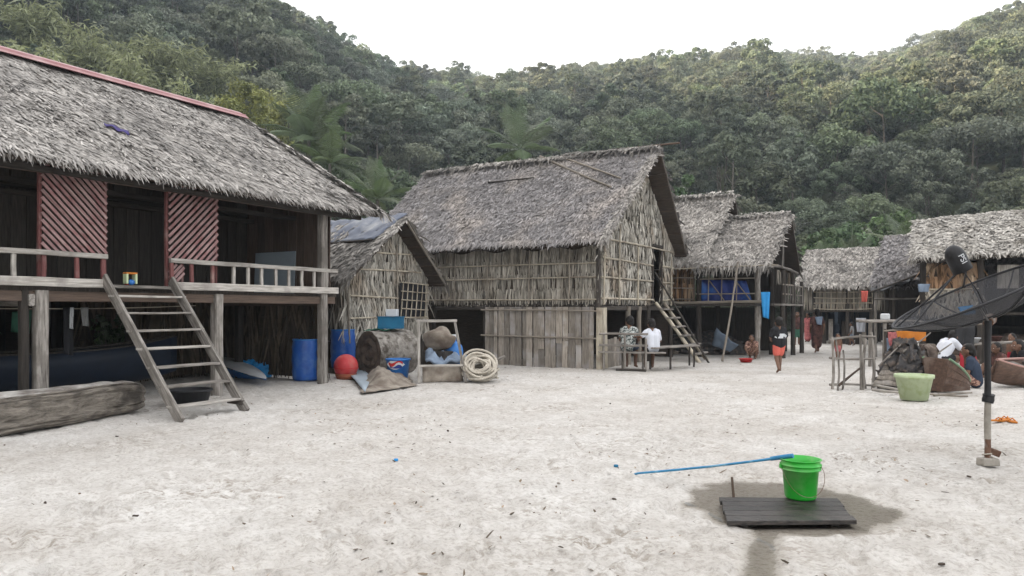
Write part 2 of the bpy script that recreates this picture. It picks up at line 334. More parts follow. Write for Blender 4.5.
def slope_blades(name, A, B, C, D, m, parent, course=.1, step=.06, L=.36, W=.06, lift=.035, ang=.28, fringe=True, dens=1, vlo=.45, vhi=1.25, hang=.22, sagf=0, skew=0):
    """thatch over the quad A B (eave) C D (ridge): overlapping leaf blades pointing down the slope"""
    A, B, C, D = [np.array(p, float) for p in (A, B, C, D)]
    u = B-A; sl = D-A; nrmv = np.cross(u, sl); nrmv /= np.linalg.norm(nrmv)
    if nrmv[2] < 0: nrmv = -nrmv
    lu = max(np.linalg.norm(u), np.linalg.norm(C-D)); ls = np.linalg.norm(sl)
    nc, ns = max(2, int(ls/course)), max(2, int(lu/step*dens))
    t, s = np.meshgrid((np.arange(nc)+.5)/nc, (np.arange(ns)+.5)/ns, indexing='ij')
    t = t+rng.uniform(-.7, .7, t.shape)/nc; s = s+rng.uniform(-.8, .8, s.shape)/ns
    t, s = np.clip(t.ravel(), 0, 1.0), np.clip(s.ravel(), -.004, 1.004)
    P = (A*(1-s)[:, None]+B*s[:, None])*(1-t)[:, None]+(D*(1-s)[:, None]+C*s[:, None])*t[:, None]
    wob = .03*np.sin(s*lu*1.7+t*5)+.02*np.sin(s*lu*4.3+1+t*9)
    dn = -sl/ls; un = u/np.linalg.norm(u)
    a = rng.normal(skew, ang, len(P)); Dv = nrm(dn[None]*np.cos(a)[:, None]+un[None]*np.sin(a)[:, None])
    N = np.broadcast_to(nrmv, P.shape); S = np.cross(Dv, N)
    tw = rng.normal(0, .3, len(P))[:, None]; S = nrm(S*np.cos(tw)+N*np.sin(tw))
    P = P+N*(.03+wob*.6+rng.uniform(0, .03, len(P)))[:, None]
    Ls = L*rng.uniform(.6, 1.3, len(P)); lf = lift*rng.uniform(-.1, 2.0, len(P))
    dr = np.where(t < .06, rng.uniform(.0, hang, len(P)), 0.0)
    row = np.floor(t*nc*.45); rv = np.sin(row*12.9898)*43758.5453; rv = rv-np.floor(rv)
    var = rng.uniform(vlo, vhi, len(P))*(.85+.3*rv)
    me, c = blade_mesh(name, P, Dv, S, N, Ls, W*rng.uniform(.6, 1.3, len(P)), lf, dr, var)
    o = obj(name, me, m, parent, 'stuff', Matrix.Translation(c))
    if fringe:
        n = int(lu/step*2.0); s = rng.uniform(0, 1, n)
        P = A*(1-s)[:, None]+B*s[:, None]+rng.normal(0, .02, (n, 3)); a = rng.normal(0, .25, n)
        Dv = nrm((dn*.55+np.array([0, 0, -.75]))[None]+un[None]*a[:, None]); S = np.broadcast_to(un, P.shape); N = np.broadcast_to(nrmv, P.shape)
        Lf = hang*rng.uniform(.25, 1.0, n)**1.5*1.6
        me, c = blade_mesh('eave_fringe', P, Dv, S, N, Lf, W*.55*rng.uniform(.5, 1.2, n), 0, 0, rng.uniform(vlo*.8, vhi, n))
        obj('eave_fringe', me, m, parent, 'stuff', Matrix.Translation(c))
    return o
def deck(name, poly, th, m, parent):
    p = [Vector(q) for q in poly]; n = (p[1]-p[0]).cross(p[2]-p[0]).normalized()
    if n.z < 0: n = -n
    o = MB().prism(p, n*-th).build(name, m, parent)
    if name == 'roof_deck': MB().prism([q+n*.002 for q in p], n*.02).build('thatch_bed', 'thatch_bed', o)
    return o
def wall_blades(name, A, B, top, m, parent, z0, step=.035, rows=2, W=.035, ang=.08, out=(0,0,0), vlo=.4, vhi=1.2, gap=None, jag=.06, L=None):
    """upright straw over the wall whose base runs A->B; top(s) is the height of its top edge"""
    A, B = np.array([A[0], A[1], 0.]), np.array([B[0], B[1], 0.]); u = B-A; lu = np.linalg.norm(u); un = u/lu; out = np.array(out, float)
    Ps, Ls = [], []
    n = int(lu/step); hmax = max(top(k/20) for k in range(21))-z0
    for r in range(rows):
        s = (np.arange(n)+rng.uniform(-.5, .5, n))/n; s = np.clip(s, 0, 1); tp = np.array([top(v) for v in s]); zt = z0+hmax*(r+1)/rows+rng.uniform(-.05, .05, n)
        ok = (zt-hmax/rows*1.15 < tp)
        if gap is not None: ok &= ~((s > gap[0]) & (s < gap[1]))
        zt = np.minimum(zt, tp); P = A[None]+u[None]*s[:, None]; P[:, 2] = zt
        l = np.minimum(hmax/rows*(1.15+rng.uniform(-.1, .15, n)), zt-z0+rng.uniform(-.01, jag, n))
        ok &= l > .05
        Ps.append(P[ok]); Ls.append(l[ok])
    P, Ls = np.concatenate(Ps), np.concatenate(Ls); n = len(P)
    P = P+out[None]*rng.uniform(.005, .05, n)[:, None]
    a = rng.normal(0, ang, n); Dv = nrm(np.array([[0, 0, -1.]])+un[None]*a[:, None]); N = np.broadcast_to(out, P.shape)
    tw = rng.normal(0, .5, n)[:, None]; S = nrm(un[None]*np.cos(tw)+N*np.sin(tw))
    me, c = blade_mesh(name, P, Dv, S, N, Ls, W*rng.uniform(.5, 1.5, n), rng.uniform(-.01, .03, n), 0, rng.uniform(vlo, vhi, n))
    return obj(name, me, m, parent, 'stuff', Matrix.Translation(c))
def sheet(name, A, B, C, D, m, parent=None, nu=16, nv=12, fold=.03, nf=4, sag=0, seed=0, th=.006, crump=0):
    A, B, C, D = [Vector(p) for p in (A, B, C, D)]; n = (B-A).cross(D-A).normalized(); vs = []
    for j in range(nv+1):
        for i in range(nu+1):
            s, t = i/nu, j/nv; p = (A*(1-s)+B*s)*(1-t)+(D*(1-s)+C*s)*t
            p = p+n*(fold*math.sin(s*nf*6.28+seed+t*2)*(.4+.6*t)) - Vector((0,0,sag*4*s*(1-s)))
            if crump: p = p+n*crump*mnoise.noise(p*5+Vector((seed, 0, 0)))
            vs.append(p)
    fs = [(j*(nu+1)+i, j*(nu+1)+i+1, (j+1)*(nu+1)+i+1, (j+1)*(nu+1)+i) for j in range(nv) for i in range(nu)]
    b = MB(); b.add(vs, fs, True); o = b.build(name, m, parent, fix=False)
    md = o.modifiers.new('t', 'SOLIDIFY'); md.thickness = th; return o
def lumpy(o, amp, freq, seed=0):
    for v in o.data.vertices:
        p = v.co*freq+Vector((seed, seed*2, seed*3)); d = Vector((mnoise.noise(p), mnoise.noise(p+Vector((9,0,0))), mnoise.noise(p+Vector((0,9,0)))))
        v.co += d*amp
def subdiv(o, lv=2):
    s = o.modifiers.new('s', 'SUBSURF'); s.levels = lv; s.render_levels = lv; return o

# ================================================================ GROUND
def vnoise(x, y, seed=0):
    xi, yi = np.floor(x).astype(np.int64), np.floor(y).astype(np.int64); fx, fy = x-xi, y-yi
    def h(a, b):
        n = (a*374761393+b*668265263+seed*974634777) & 0xffffffff
        n = ((n ^ (n >> 13))*1274126177) & 0xffffffff
        return ((n ^ (n >> 16)) & 0xffff)/65535.0
    ux, uy = fx*fx*(3-2*fx), fy*fy*(3-2*fy)
    return (h(xi, yi)*(1-ux)+h(xi+1, yi)*ux)*(1-uy)+(h(xi, yi+1)*(1-ux)+h(xi+1, yi+1)*ux)*uy
def fbm(x, y, o=4, seed=0):
    return sum(vnoise(x*2**i, y*2**i, seed+i)*.5**i for i in range(o))/sum(.5**i for i in range(o))
def cam_xy(lat, d): return (-SY*d+CY*lat, CY*d+SY*lat)
PUD = cam_xy(2.12, 5.92)
CH = [cam_xy(1.78, 5.3), cam_xy(1.69, 5.1), cam_xy(1.52, 4.6), cam_xy(1.36, 4.2), cam_xy(1.15, 3.6)]
def seg_dist(px, py, a, b):
    ax, ay = a; bx, by = b; dx, dy = bx-ax, by-ay; t = np.clip(((px-ax)*dx+(py-ay)*dy)/(dx*dx+dy*dy), 0, 1)
    return np.hypot(px-ax-t*dx, py-ay-t*dy)
def wet_field(X, Y):
    """positive inside the wet patch (metres from its edge, roughly)"""
    w = (fbm(X*3.1, Y*3.1, 4, 91)-.5)*.36
    lat = X*CY+Y*SY-2.12; dep = -X*SY+Y*CY-5.92
    a = .77-np.hypot(lat*1.0, dep*.95)+w
    c = np.full_like(a, -9.)
    for i in range(len(CH)-1): c = np.maximum(c, .12-seg_dist(X, Y, CH[i], CH[i+1])+w*.35)
    return np.maximum(a, c)
def make_ground():
    fine = np.linspace(R(-44), R(44), 520); rest = np.linspace(R(44), R(316), 64)[1:-1]
    ang = np.concatenate([fine, rest]); rad = np.concatenate([[.25, .8, 1.5], np.geomspace(2.4, 62, 310), [80, 110, 160, 250, 400, 700, 1300, 2500]])
    a, r = np.meshgrid(ang, rad, indexing='xy'); X = r*np.sin(a-R(YAW)); Y = r*np.cos(a-R(YAW)); na, nr = len(ang), len(rad)
    Z = (fbm(X*1.1, Y*1.1, 3, 1)-.5)*.05+(fbm(X*4.2, Y*4.2, 3, 5)-.5)*.034+(fbm(X*13, Y*13, 2, 9)-.5)*.013
    f = rng.uniform(0, 1, 2200); fr = 2.6+f**1.3*19; fa = rng.uniform(R(-42), R(42), 2200)
    fx, fy = fr*np.sin(fa-R(YAW)), fr*np.cos(fa-R(YAW)); th = rng.uniform(0, 3.14, 2200)
    rr = r[:, 0]
    for i in range(2200):
        j0, j1 = np.searchsorted(rr, fr[i]-.3), np.searchsorted(rr, fr[i]+.3)
        k = np.searchsorted(fine, fa[i]); w = int(.3/fr[i]/(fine[1]-fine[0]))+1; k0, k1 = max(0, k-w), min(519, k+w)
        sx, sy = X[j0:j1, k0:k1]-fx[i], Y[j0:j1, k0:k1]-fy[i]
        c, s = math.cos(th[i]), math.sin(th[i]); q = ((sx*c+sy*s)/.13)**2+((sy*c-sx*s)/.055)**2
        Z[j0:j1, k0:k1] += .013*np.exp(-((np.sqrt(q)-1.35)**2)*4)-.034*np.exp(-q*1.2)
    wet = wet_field(X, Y); wm = np.clip(wet/.12+.6, 0, 1)
    Z = Z-.012; Z = Z*(1-wm)+(-.03)*wm
    far = np.clip((r-22)/20, 0, 1); Z = Z*(1-far*.7)-far*.0
    V = np.stack([X, Y, Z], -1).reshape(-1, 3)
    i, j = np.meshgrid(np.arange(nr-1), np.arange(na), indexing='ij'); j2 = (j+1) % na
    F = np.stack([i*na+j, (i+1)*na+j, (i+1)*na+j2, i*na+j2], -1).reshape(-1, 4)[:, ::-1]
    me = mesh_np('ground', V, F, smooth=True)
    at = me.attributes.new('wet', 'FLOAT', 'POINT'); at.data.foreach_set('value', (np.clip(wet/.16+.55+(fbm(X*9, Y*9, 3, 77)-.5)*.30, 0, 1)*(wet > -.4)).astype(np.float32).ravel())
    m = bpy.data.materials.new('sand'); m.use_nodes = True; nt = m.node_tree; N = nt.nodes; L = nt.links; b = N['Principled BSDF']
    tc = N.new('ShaderNodeTexCoord')
    def nz(sc, det=5, ro=.6):
        n = N.new('ShaderNodeTexNoise'); n.inputs['Scale'].default_value = sc; n.inputs['Detail'].default_value = det; n.inputs['Roughness'].default_value = ro; L.new(tc.outputs['Object'], n.inputs['Vector']); return n
    def ramp(src, a0, a1, c0, c1):
        r = N.new('ShaderNodeValToRGB'); e = r.color_ramp.elements; e[0].position = a0; e[1].position = a1; e[0].color = (*c0, 1); e[1].color = (*c1, 1); L.new(src, r.inputs[0]); return r
    def mix(f, c1, c2, t='MIX'):
        x = N.new('ShaderNodeMixRGB'); x.blend_type = t
        if hasattr(f, 'links'): L.new(f, x.inputs[0])
        else: x.inputs[0].default_value = f
        for k, c in ((1, c1), (2, c2)):
            if hasattr(c, 'links'): L.new(c, x.inputs[k])
            else: x.inputs[k].default_value = (*c, 1)
        return x.outputs[0]
    base = ramp(nz(.45, 6, .62).outputs[0], .34, .64, (.53,.50,.465), (.66,.642,.618)).outputs[0]
    mid = ramp(nz(3.2, 6, .7).outputs[0], .36, .60, (.70,.68,.66), (1,1,1)).outputs[0]
    base = mix(.6, base, mid, 'MULTIPLY')
    fine_ = ramp(nz(26, 4, .7).outputs[0], .36, .52, (.56,.53,.50), (1,1,1)).outputs[0]
    base = mix(.6, base, fine_, 'MULTIPLY')
    patch = ramp(nz(.8, 5, .7).outputs[0], .47, .64, (0,0,0), (1,1,1)).outputs[0]
    dots = ramp(nz(9, 3, .75).outputs[0], .50, .60, (0,0,0), (1,1,1)).outputs[0]
    pd = mix(1.0, patch, dots, 'MULTIPLY'); base = mix(pd, base, (.31,.275,.235))
    vo = N.new('ShaderNodeTexVoronoi'); vo.inputs['Scale'].default_value = 15; L.new(tc.outputs['Object'], vo.inputs['Vector'])
    sp = ramp(vo.outputs['Distance'], .06, .13, (1,1,1), (0,0,0)).outputs[0]
    spm = ramp(nz(1.6, 3).outputs[0], .5, .62, (0,0,0), (1,1,1)).outputs[0]
    base = mix(mix(1.0, sp, spm, 'MULTIPLY'), base, (.16,.13,.105))
    at = N.new('ShaderNodeAttribute'); at.attribute_name = 'wet'
    wr = ramp(at.outputs['Fac'], .36, .70, (0,0,0), (1,1,1)).outputs[0]
    base = mix(wr, base, mix(.75, (.41,.38,.34), fine_, 'MULTIPLY'))
    L.new(base, b.inputs['Base Color'])
    rg = ramp(wr, 0, 1, (.95,)*3, (.45,)*3).outputs[0]; L.new(rg, b.inputs['Roughness']); b.inputs['Specular IOR Level'].default_value = .25
    bp = N.new('ShaderNodeBump'); bp.inputs['Strength'].default_value = .8; bp.inputs['Distance'].default_value = .025
    ad = N.new('ShaderNodeMath'); ad.operation = 'ADD'; L.new(nz(11, 6, .7).outputs[0], ad.inputs[0]); L.new(nz(38, 4, .7).outputs[0], ad.inputs[1])
    L.new(ad.outputs[0], bp.inputs['Height']); L.new(bp.outputs[0], b.inputs['Normal'])
    o = obj('ground', me, m); o['kind'] = 'structure'; return o
make_ground()
def make_puddle():
    n = 150; ln = np.linspace(PUD[0]-1.3, PUD[0]+1.3, n); lm = np.linspace(PUD[1]-2.6, PUD[1]+1.1, int(n*1.4))
    X, Y = np.meshgrid(ln, lm); w = wet_field(X, Y)-.035; ok = w > 0
    Z = np.full_like(X, -.017); V = np.stack([X, Y, Z], -1).reshape(-1, 3); nx = X.shape[1]
    i, j = np.nonzero(ok[:-1, :-1] & ok[1:, :-1] & ok[:-1, 1:] & ok[1:, 1:])
    F = np.stack([i*nx+j, i*nx+j+1, (i+1)*nx+j+1, (i+1)*nx+j], -1)
    u, inv = np.unique(F, return_inverse=True); me = mesh_np('puddle', V[u], inv.reshape(-1, 4), smooth=True)
    obj('puddle', me, 'puddle_water')['kind'] = 'structure'
make_puddle()
def make_litter():
    n = 4200; r = 2.7+rng.uniform(0, 1, n)**1.25*24; a = rng.uniform(R(-40), R(40), n)
    X, Y = r*np.sin(a-R(YAW)), r*np.cos(a-R(YAW)); dn = fbm(X*.7, Y*.7, 3, 33); k = (dn+rng.uniform(-.22, .22, n) > .52) & (wet_field(X, Y) < -.02)
    X, Y = X[k], Y[k]; n = len(X); th = rng.uniform(0, 6.28, n); P = np.stack([X, Y, np.full(n, .004)], 1)
    D = np.stack([np.cos(th), np.sin(th), rng.uniform(-.1, .12, n)], 1); S = nrm(np.stack([-np.sin(th), np.cos(th), rng.uniform(-.4, .4, n)], 1)); Nn = np.cross(D, S)
    L = rng.uniform(.015, .06, n); L[rng.uniform(0, 1, n) > .965] *= 2.6; W = rng.uniform(.006, .02, n)
    me, c = blade_mesh('leaf_litter', P, D, S, Nn, L, W, rng.uniform(.002, .014, n), 0, rng.choice([.5, .8, 1.2, 1.8, 2.8], n))
    o = obj('leaf_litter', me, 'litter', None, 'stuff', Matrix.Translation(c)); o['label'] = 'dry leaf bits, twigs and chips strewn over the pale sand'; o['category'] = 'litter'
make_litter()

# ================================================================ HILLS AND FOREST
RX = [-1500, -600, -250, 0, 150, 270, 300, 340, 370, 420, 500, 560, 640, 700, 740, 800, 850, 900, 950, 1000, 1100, 1300, 1700]
RYp = [-1176, -300, -110, -75, -35, -5, 6, 30, 50, 65, 72, 64, 62, 58, 45, 47, 52, 38, 20, 0, -20, -20, 40]  # unseen far-left ridge is raised to keep the sun off the village
RD = [150, 135, 128, 125, 130, 140, 145, 155, 165, 190, 225, 230, 230, 228, 222, 222, 225, 220, 212, 205, 200, 200, 200]
RD = [v*1.28 for v in RD]
AZK = [math.atan((x-512)/FPX) for x in RX]
ELK = [(HZ-y)/FPX*math.cos(a) for y, a in zip(RYp, AZK)]
def terrain(a, r):
    a = np.asarray(a, float); r = np.asarray(r, float)
    r1 = np.interp(a, AZK, RD); el = np.interp(a, AZK, ELK); H = np.maximum(el*r1+EYE-9.0, 6)
    edge = np.clip((a-R(-155))/R(14), 0, 1)*np.clip((R(64)-a)/R(12), 0, 1); H = H*edge
    r0 = np.interp(a, [-1.2, -.6, -.2, .2, .6], [44, 46, 54, 54, 58]); t = (r-r0)/(r1-r0)
    x, y = r*np.sin(a), r*np.cos(a)
    s = np.where(t < 1, np.sign(t)*np.abs(np.clip(t, -1, 1))**.92, 1-(np.clip(t-1, 0, 3))**1.3*.5)
    n = (fbm(x*.022+40, y*.022+40, 3, 3)-.5)
    return H*s+n*20*np.clip(t*1.6, 0, 1)*np.clip(1.2-t, .08, 1)*edge-.6
def hill():
    A, Rr = np.meshgrid(np.linspace(R(-155), R(64), 280), np.concatenate([np.linspace(40, 310, 140), np.linspace(316, 480, 24)]))
    Z = terrain(A, Rr); X, Y = Rr*np.sin(A-R(YAW)), Rr*np.cos(A-R(YAW)); V = np.stack([X, Y, Z], -1).reshape(-1, 3); nx = A.shape[1]
    i, j = np.meshgrid(np.arange(A.shape[0]-1), np.arange(nx-1), indexing='ij')
    F = np.stack([i*nx+j, i*nx+j+1, (i+1)*nx+j+1, (i+1)*nx+j], -1).reshape(-1, 4)[:, ::-1]
    obj('hill', mesh_np('hill', V, F, smooth=True), 'hill_soil')['kind'] = 'structure'
hill()
def rand_dirs(n):
    v = rng.normal(0, 1, (n, 3)); return nrm(v)
def leaf_cloud(C, Rc, per, size, up=.35, shell=.55, flat=1.0):
    """leaf faces over clumps C (k,3) of radius Rc (k,)"""
    k = len(C); n = k*per; idx = np.repeat(np.arange(k), per); d = rand_dirs(n); d[:, 2] = np.where(rng.uniform(0, 1, n) < up, np.abs(d[:, 2]), d[:, 2])
    rad = Rc[idx]*(shell+(1-shell)*rng.uniform(0, 1, n)**.5)*rng.uniform(.8, 1.18, n)
    P = C[idx]+d*rad[:, None]*np.array([1, 1, flat]); nn = nrm(d+rng.normal(0, .55, (n, 3))+np.array([0, 0, .25]))
    t = nrm(np.cross(nn, rand_dirs(n))); b = np.cross(nn, t); sz = (size*rng.uniform(.55, 1.35, n))[:, None]
    V = np.stack([P-t*sz*.5, P+b*sz*.32+nn*sz*.08, P+t*sz*.55-nn*sz*.1, P-b*sz*.32+nn*sz*.08], 1).reshape(-1, 3)
    F = np.arange(n*4).reshape(-1, 4); var = rng.uniform(.65, 1.35, n)*np.repeat(rng.uniform(.75, 1.25, k), per); return V, F, var
def trunk_mb(h, r, limbs, spread, top):
    b = MB(); lean = Vector((rng.uniform(-.06, .06)*h, rng.uniform(-.06, .06)*h, 0))
    pts = [lean*(i/5)**1.5+Vector((0, 0, h*i/5)) for i in range(6)]; pts[0].z = -.8
    b.tube(pts, [r*1.25, r, r*.9, r*.8, r*.65, r*.4], 6)
    for k in range(limbs):
        a = 6.28*k/limbs+rng.uniform(-.4, .4); z = h*rng.uniform(.55, .9); p = lean*(z/h)**1.5+Vector((0, 0, z))
        q = p+Vector((math.cos(a)*spread*.5, math.sin(a)*spread*.5, top*.35)); e = p+Vector((math.cos(a)*spread*.85, math.sin(a)*spread*.85, top*.8))
        b.tube([p, q, e], [r*.45, r*.3, r*.12], 5)
    return b
def forest_variant(i):
    kind = i % 5; rr = random.Random(100+i)
    if kind == 0: h, Rx, Rz, k = 6.0, 3.7, 2.6, 17      # broad dome
    elif kind == 1: h, Rx, Rz, k = 7.0, 3.0, 3.4, 18    # tall oval
    elif kind == 2: h, Rx, Rz, k = 7.8, 4.2, 1.6, 15    # flat umbrella
    elif kind == 3: h, Rx, Rz, k = 4.8, 3.2, 3.2, 18    # round, low
    else: h, Rx, Rz, k = 9.2, 2.7, 2.3, 11              # emergent with open crown
    C = []
    for q in range(k):
        a = q*2.39996+rr.uniform(-.3, .3); z = 1-1.35*(q+.5)/k; c = math.sqrt(max(.02, 1-min(1, abs(z))**2)); f = rr.uniform(.66, 1.05)
        C.append((math.cos(a)*c*Rx*f, math.sin(a)*c*Rx*f, h+z*Rz*f))
    C = np.array(C); Rc = np.array([rr.uniform(.75, 1.35)*Rx/3.5 for _ in range(k)])
    V, F, var = leaf_cloud(C, Rc, 210, .36, .75, .72, .8)
    return V, F, var, trunk_mb(h+Rz*.3, .12+.02*(i % 3), 4, Rx*.8, Rz)
FV = [forest_variant(i) for i in range(10)]
CROWN, TRUNK, WHOLE = [], [], []
srccol = bpy.data.collections.new('forest_sources')
for i, (V, F, var, tb) in enumerate(FV):
    cm = mesh_np('forest_crown', V, F, var); cm.materials.append(MATS['leaf']); CROWN.append(cm)
    tm = bpy.data.meshes.new('forest_trunk'); tm.from_pydata(tb.v, [], tb.f); tm.polygons.foreach_set('use_smooth', tb.sm); tm.update(); tm.materials.append(MATS['trunk']); TRUNK.append(tm)
    b = MB(); nv = len(tb.v); wm = bpy.data.meshes.new('forest_whole')
    wm.from_pydata([tuple(p) for p in tb.v]+V.tolist(), [], tb.f+(F+nv).tolist()); wm.materials.append(MATS['trunk']); wm.materials.append(MATS['leaf'])
    wm.polygons.foreach_set('material_index', np.array([0]*len(tb.f)+[1]*len(F), dtype=np.int32))
    at = wm.attributes.new('var', 'FLOAT', 'FACE'); at.data.foreach_set('value', np.concatenate([np.ones(len(tb.f)), var]).astype(np.float32)); wm.update()
    so = bpy.data.objects.new('forest_source_%02d' % i, wm); srccol.objects.link(so)
TREES = []
def scatter_forest():
    cell = {}; out = []
    for _ in range(110000):
        a = random.uniform(R(-145), R(58)); r1 = float(np.interp(a, AZK, RD)); r0 = 52
        r = math.sqrt(random.uniform(r0**2, (r1*1.10)**2)); inview = R(-37) < a < R(37)
        sp = (2.8+.0062*r) if inview else 7.5
        x, y = r*math.sin(a), r*math.cos(a); cx, cy = int(x//7), int(y//7)
        if any((x-p[0])**2+(y-p[1])**2 < sp*sp for i in (-1,0,1) for j in (-1,0,1) for p in cell.get((cx+i, cy+j), ())): continue
        cell.setdefault((cx, cy), []).append((x, y)); out.append((a, r))
    return out
BAMBOO = ((20, 38, 70, 6), (62, 62, 64, 6), (96, 30, 80, 7), (128, 62, 68, 6), (160, 40, 84, 7), (182, 84, 66, 5), (110, 88, 60, 5), (278, 96, 78, 4), (35, 8, 92, 7), (215, 60, 88, 6))
CLEAR = [(x, r, w) for x, y, r, w in BAMBOO]+[(247, 62, 6.5), (205, 66, 5), (290, 74, 4), (345, 58, 5), (398, 60, 5), (309, 58, 6), (330, 55, 4), (520, 54, 5), (378, 50, 4)]
def blocked(a, r):       # glades: nothing grows right in front of the bamboo, the palms and the odd trees
    return any(r < rc+2.5 and abs(a-math.atan((x-512)/FPX))*r < w*.5+1.2 for x, rc, w in CLEAR)
SC = [q for q in scatter_forest() if not blocked(*q)]
za = terrain([a for a, r in SC], [r for a, r in SC])
for (a, r), z in zip(SC, za):
    s = random.uniform(.55, 1.0)*(1.0 if r > 80 else .85); v = random.choice([0, 0, 1, 1, 2, 3, 3, 5, 5, 6, 6, 7, 8, 8, 4, 9])
    s *= 1.25 if random.random() < .10 and r < 150 else 1.0
    if r > .85*float(np.interp(a, AZK, RD)): v = random.choice([0, 1, 3, 5, 6, 8])
    TREES.append((a, r, float(z), s, v, random.uniform(0, 6.28)))
for _ in range(8000):
    a = random.uniform(R(-38), R(38)); r1 = float(np.interp(a, AZK, RD)); r = math.sqrt(random.uniform(54**2, (r1*1.02)**2))
    TREES.append((a, r, float(terrain(a, r))-1.7, random.uniform(.28, .45), random.choice([0, 1, 3, 5, 6, 8]), random.uniform(0, 6.28)))
print('trees', len(TREES), 'in view', sum(1 for t in TREES if abs(t[0]) < R(34)))
def seen(t):
    a, r, z, s, v, q = t; return abs(a) < R(33.8) and (z+9*s-EYE)/(r*math.cos(a))*FPX > 95 and (z-EYE)/(r*math.cos(a))*FPX < 300
near = sorted([t for t in TREES if t[3] > .46 and seen(t)], key=lambda t: t[1]/t[3])[:290]; ns = set(id(t) for t in near)
KIND = ['broad domed', 'tall oval', 'flat-topped', 'low rounded', 'slender open-crowned']
for t in near:
    a, r, z, s, v, q = t; k = KIND[v % 5]
    e = thing('forest_tree', k+' tree in the canopy of the forested hillside', 'tree', (r*math.sin(a-R(YAW)), r*math.cos(a-R(YAW)), z), k+' trees of the hillside forest')
    e.rotation_euler = (0, 0, q); e.scale = (s, s, s*random.uniform(.9, 1.15))
    for nm, me in (('trunk', TRUNK[v]), ('crown', CROWN[v])):
        o = bpy.data.objects.new(nm, me); COL.objects.link(o); o.parent = e
rest = [t for t in TREES if id(t) not in ns]
me = bpy.data.meshes.new('forest'); me.from_pydata([(r*math.sin(a-R(YAW)), r*math.cos(a-R(YAW)), z) for a, r, z, s, v, q in rest], [], [])
for nm, ty, vals in (('idx', 'INT', [t[4] for t in rest]), ('rot', 'FLOAT_VECTOR', [c for t in rest for c in (0, 0, t[5])]), ('scl', 'FLOAT_VECTOR', [c for t in rest for c in (t[3],)*3])):
    at = me.attributes.new(nm, ty, 'POINT'); at.data.foreach_set('vector' if 'VEC' in ty else 'value', vals)
fo = obj('forest', me, None, None, 'stuff'); fo['label'] = 'dense green forest covering the upper slopes of the hills'; fo['category'] = 'forest'
ng = bpy.data.node_groups.new('forest', 'GeometryNodeTree'); ng.interface.new_socket('Geometry', in_out='INPUT', socket_type='NodeSocketGeometry'); ng.interface.new_socket('Geometry', in_out='OUTPUT', socket_type='NodeSocketGeometry')
gi, go = ng.nodes.new('NodeGroupInput'), ng.nodes.new('NodeGroupOutput'); ci = ng.nodes.new('GeometryNodeCollectionInfo'); ci.inputs['Collection'].default_value = srccol
ci.inputs['Separate Children'].default_value = True; ci.inputs['Reset Children'].default_value = True
ip = ng.nodes.new('GeometryNodeInstanceOnPoints'); ip.inputs['Pick Instance'].default_value = True
def nattr(nm, ty):
    n = ng.nodes.new('GeometryNodeInputNamedAttribute'); n.data_type = ty; n.inputs['Name'].default_value = nm; return n.outputs['Attribute']
er = ng.nodes.new('FunctionNodeEulerToRotation')
for a_, b_ in ((gi.outputs[0], ip.inputs['Points']), (ci.outputs[0], ip.inputs['Instance']), (nattr('idx', 'INT'), ip.inputs['Instance Index']), (nattr('rot', 'FLOAT_VECTOR'), er.inputs[0]),
               (er.outputs[0], ip.inputs['Rotation']), (nattr('scl', 'FLOAT_VECTOR'), ip.inputs['Scale']), (ip.outputs[0], go.inputs[0])): ng.links.new(a_, b_)
fo.modifiers.new('forest', 'NODES').node_group = ng

# ---- nearer trees and palms behind the village
def px_tree(x, ytop, r):
    """base on the terrain at distance r along the pixel column; height up to ytop"""
    a = math.atan((x-512)/FPX); d = r*math.cos(a); z = max(-.1, float(terrain(a, r))); top = EYE+(HZ-ytop)*d/FPX
    return Vector((r*math.sin(a-R(YAW)), r*math.cos(a-R(YAW)), z)), max(1.5, top-z)
def leafy_tree(x, ytop, r, wid, label, leaf, clumps=26, per=170, size=.30, name='leafy_tree', low=.25):
    p, h = px_tree(x, ytop, r); e = thing(name, label, 'tree', p); Rx = wid/2; C, Rc = [], []
    for q in range(clumps):
        a = q*2.39996+random.uniform(-.4, .4); z = 1-1.75*(q+.5)/clumps; c = math.sqrt(max(.03, 1-min(1, abs(z))**2)); f = random.uniform(.55, .95)
        C.append((math.cos(a)*c*Rx*f, math.sin(a)*c*Rx*f, h*(low+(1-low)*.52)+z*h*(1-low)*.46*(.5+.5*f))); Rc.append(random.uniform(.22, .36)*Rx)
    V, F, var = leaf_cloud(np.array(C), np.array(Rc), per, size, .6, .5, .9)
    V = V+np.array(p); c = V.mean(0); obj('crown', mesh_np('crown', V-c, F, var), leaf, e, None, Matrix.Translation(Vector(c)))
    tb = trunk_mb(h*.62, .05+.022*h, 5, Rx*.8, h*.3); tb.v = [v+p for v in tb.v]; tb.build('trunk', 'trunk', e)
    return e
leafy_tree(247, 76, 62, 5.6, 'yellow-green leafy tree rising just behind the red ridge cap', 'leaf_yellow', 30, 230, .26)
leafy_tree(205, 96, 66, 5.0, 'grey-green tree between the yellow-green tree and the red ridge cap', 'leaf', 26, 200, .3)
leafy_tree(290, 92, 74, 3.6, 'slim olive tree beside the yellow-green tree', 'leaf_yellow', 16, 150, .3)
leafy_tree(682, 172, 46, 2.4, 'small bright green tree in the gap behind the steep gable of the big thatched house', 'leaf_lush', 16, 150, .22)
leafy_tree(345, 158, 58, 4.6, 'lush green tree low behind the blue tarp roof', 'leaf_lush', 24, 200, .26)
leafy_tree(398, 168, 60, 4.6, 'lush green tree against the left slope of the big thatched roof', 'leaf_lush', 24, 200, .26)
leafy_tree(842, 224, 52, 4.4, 'green tree behind the far hut with the woven wall', 'leaf_lush', 22, 180, .26)
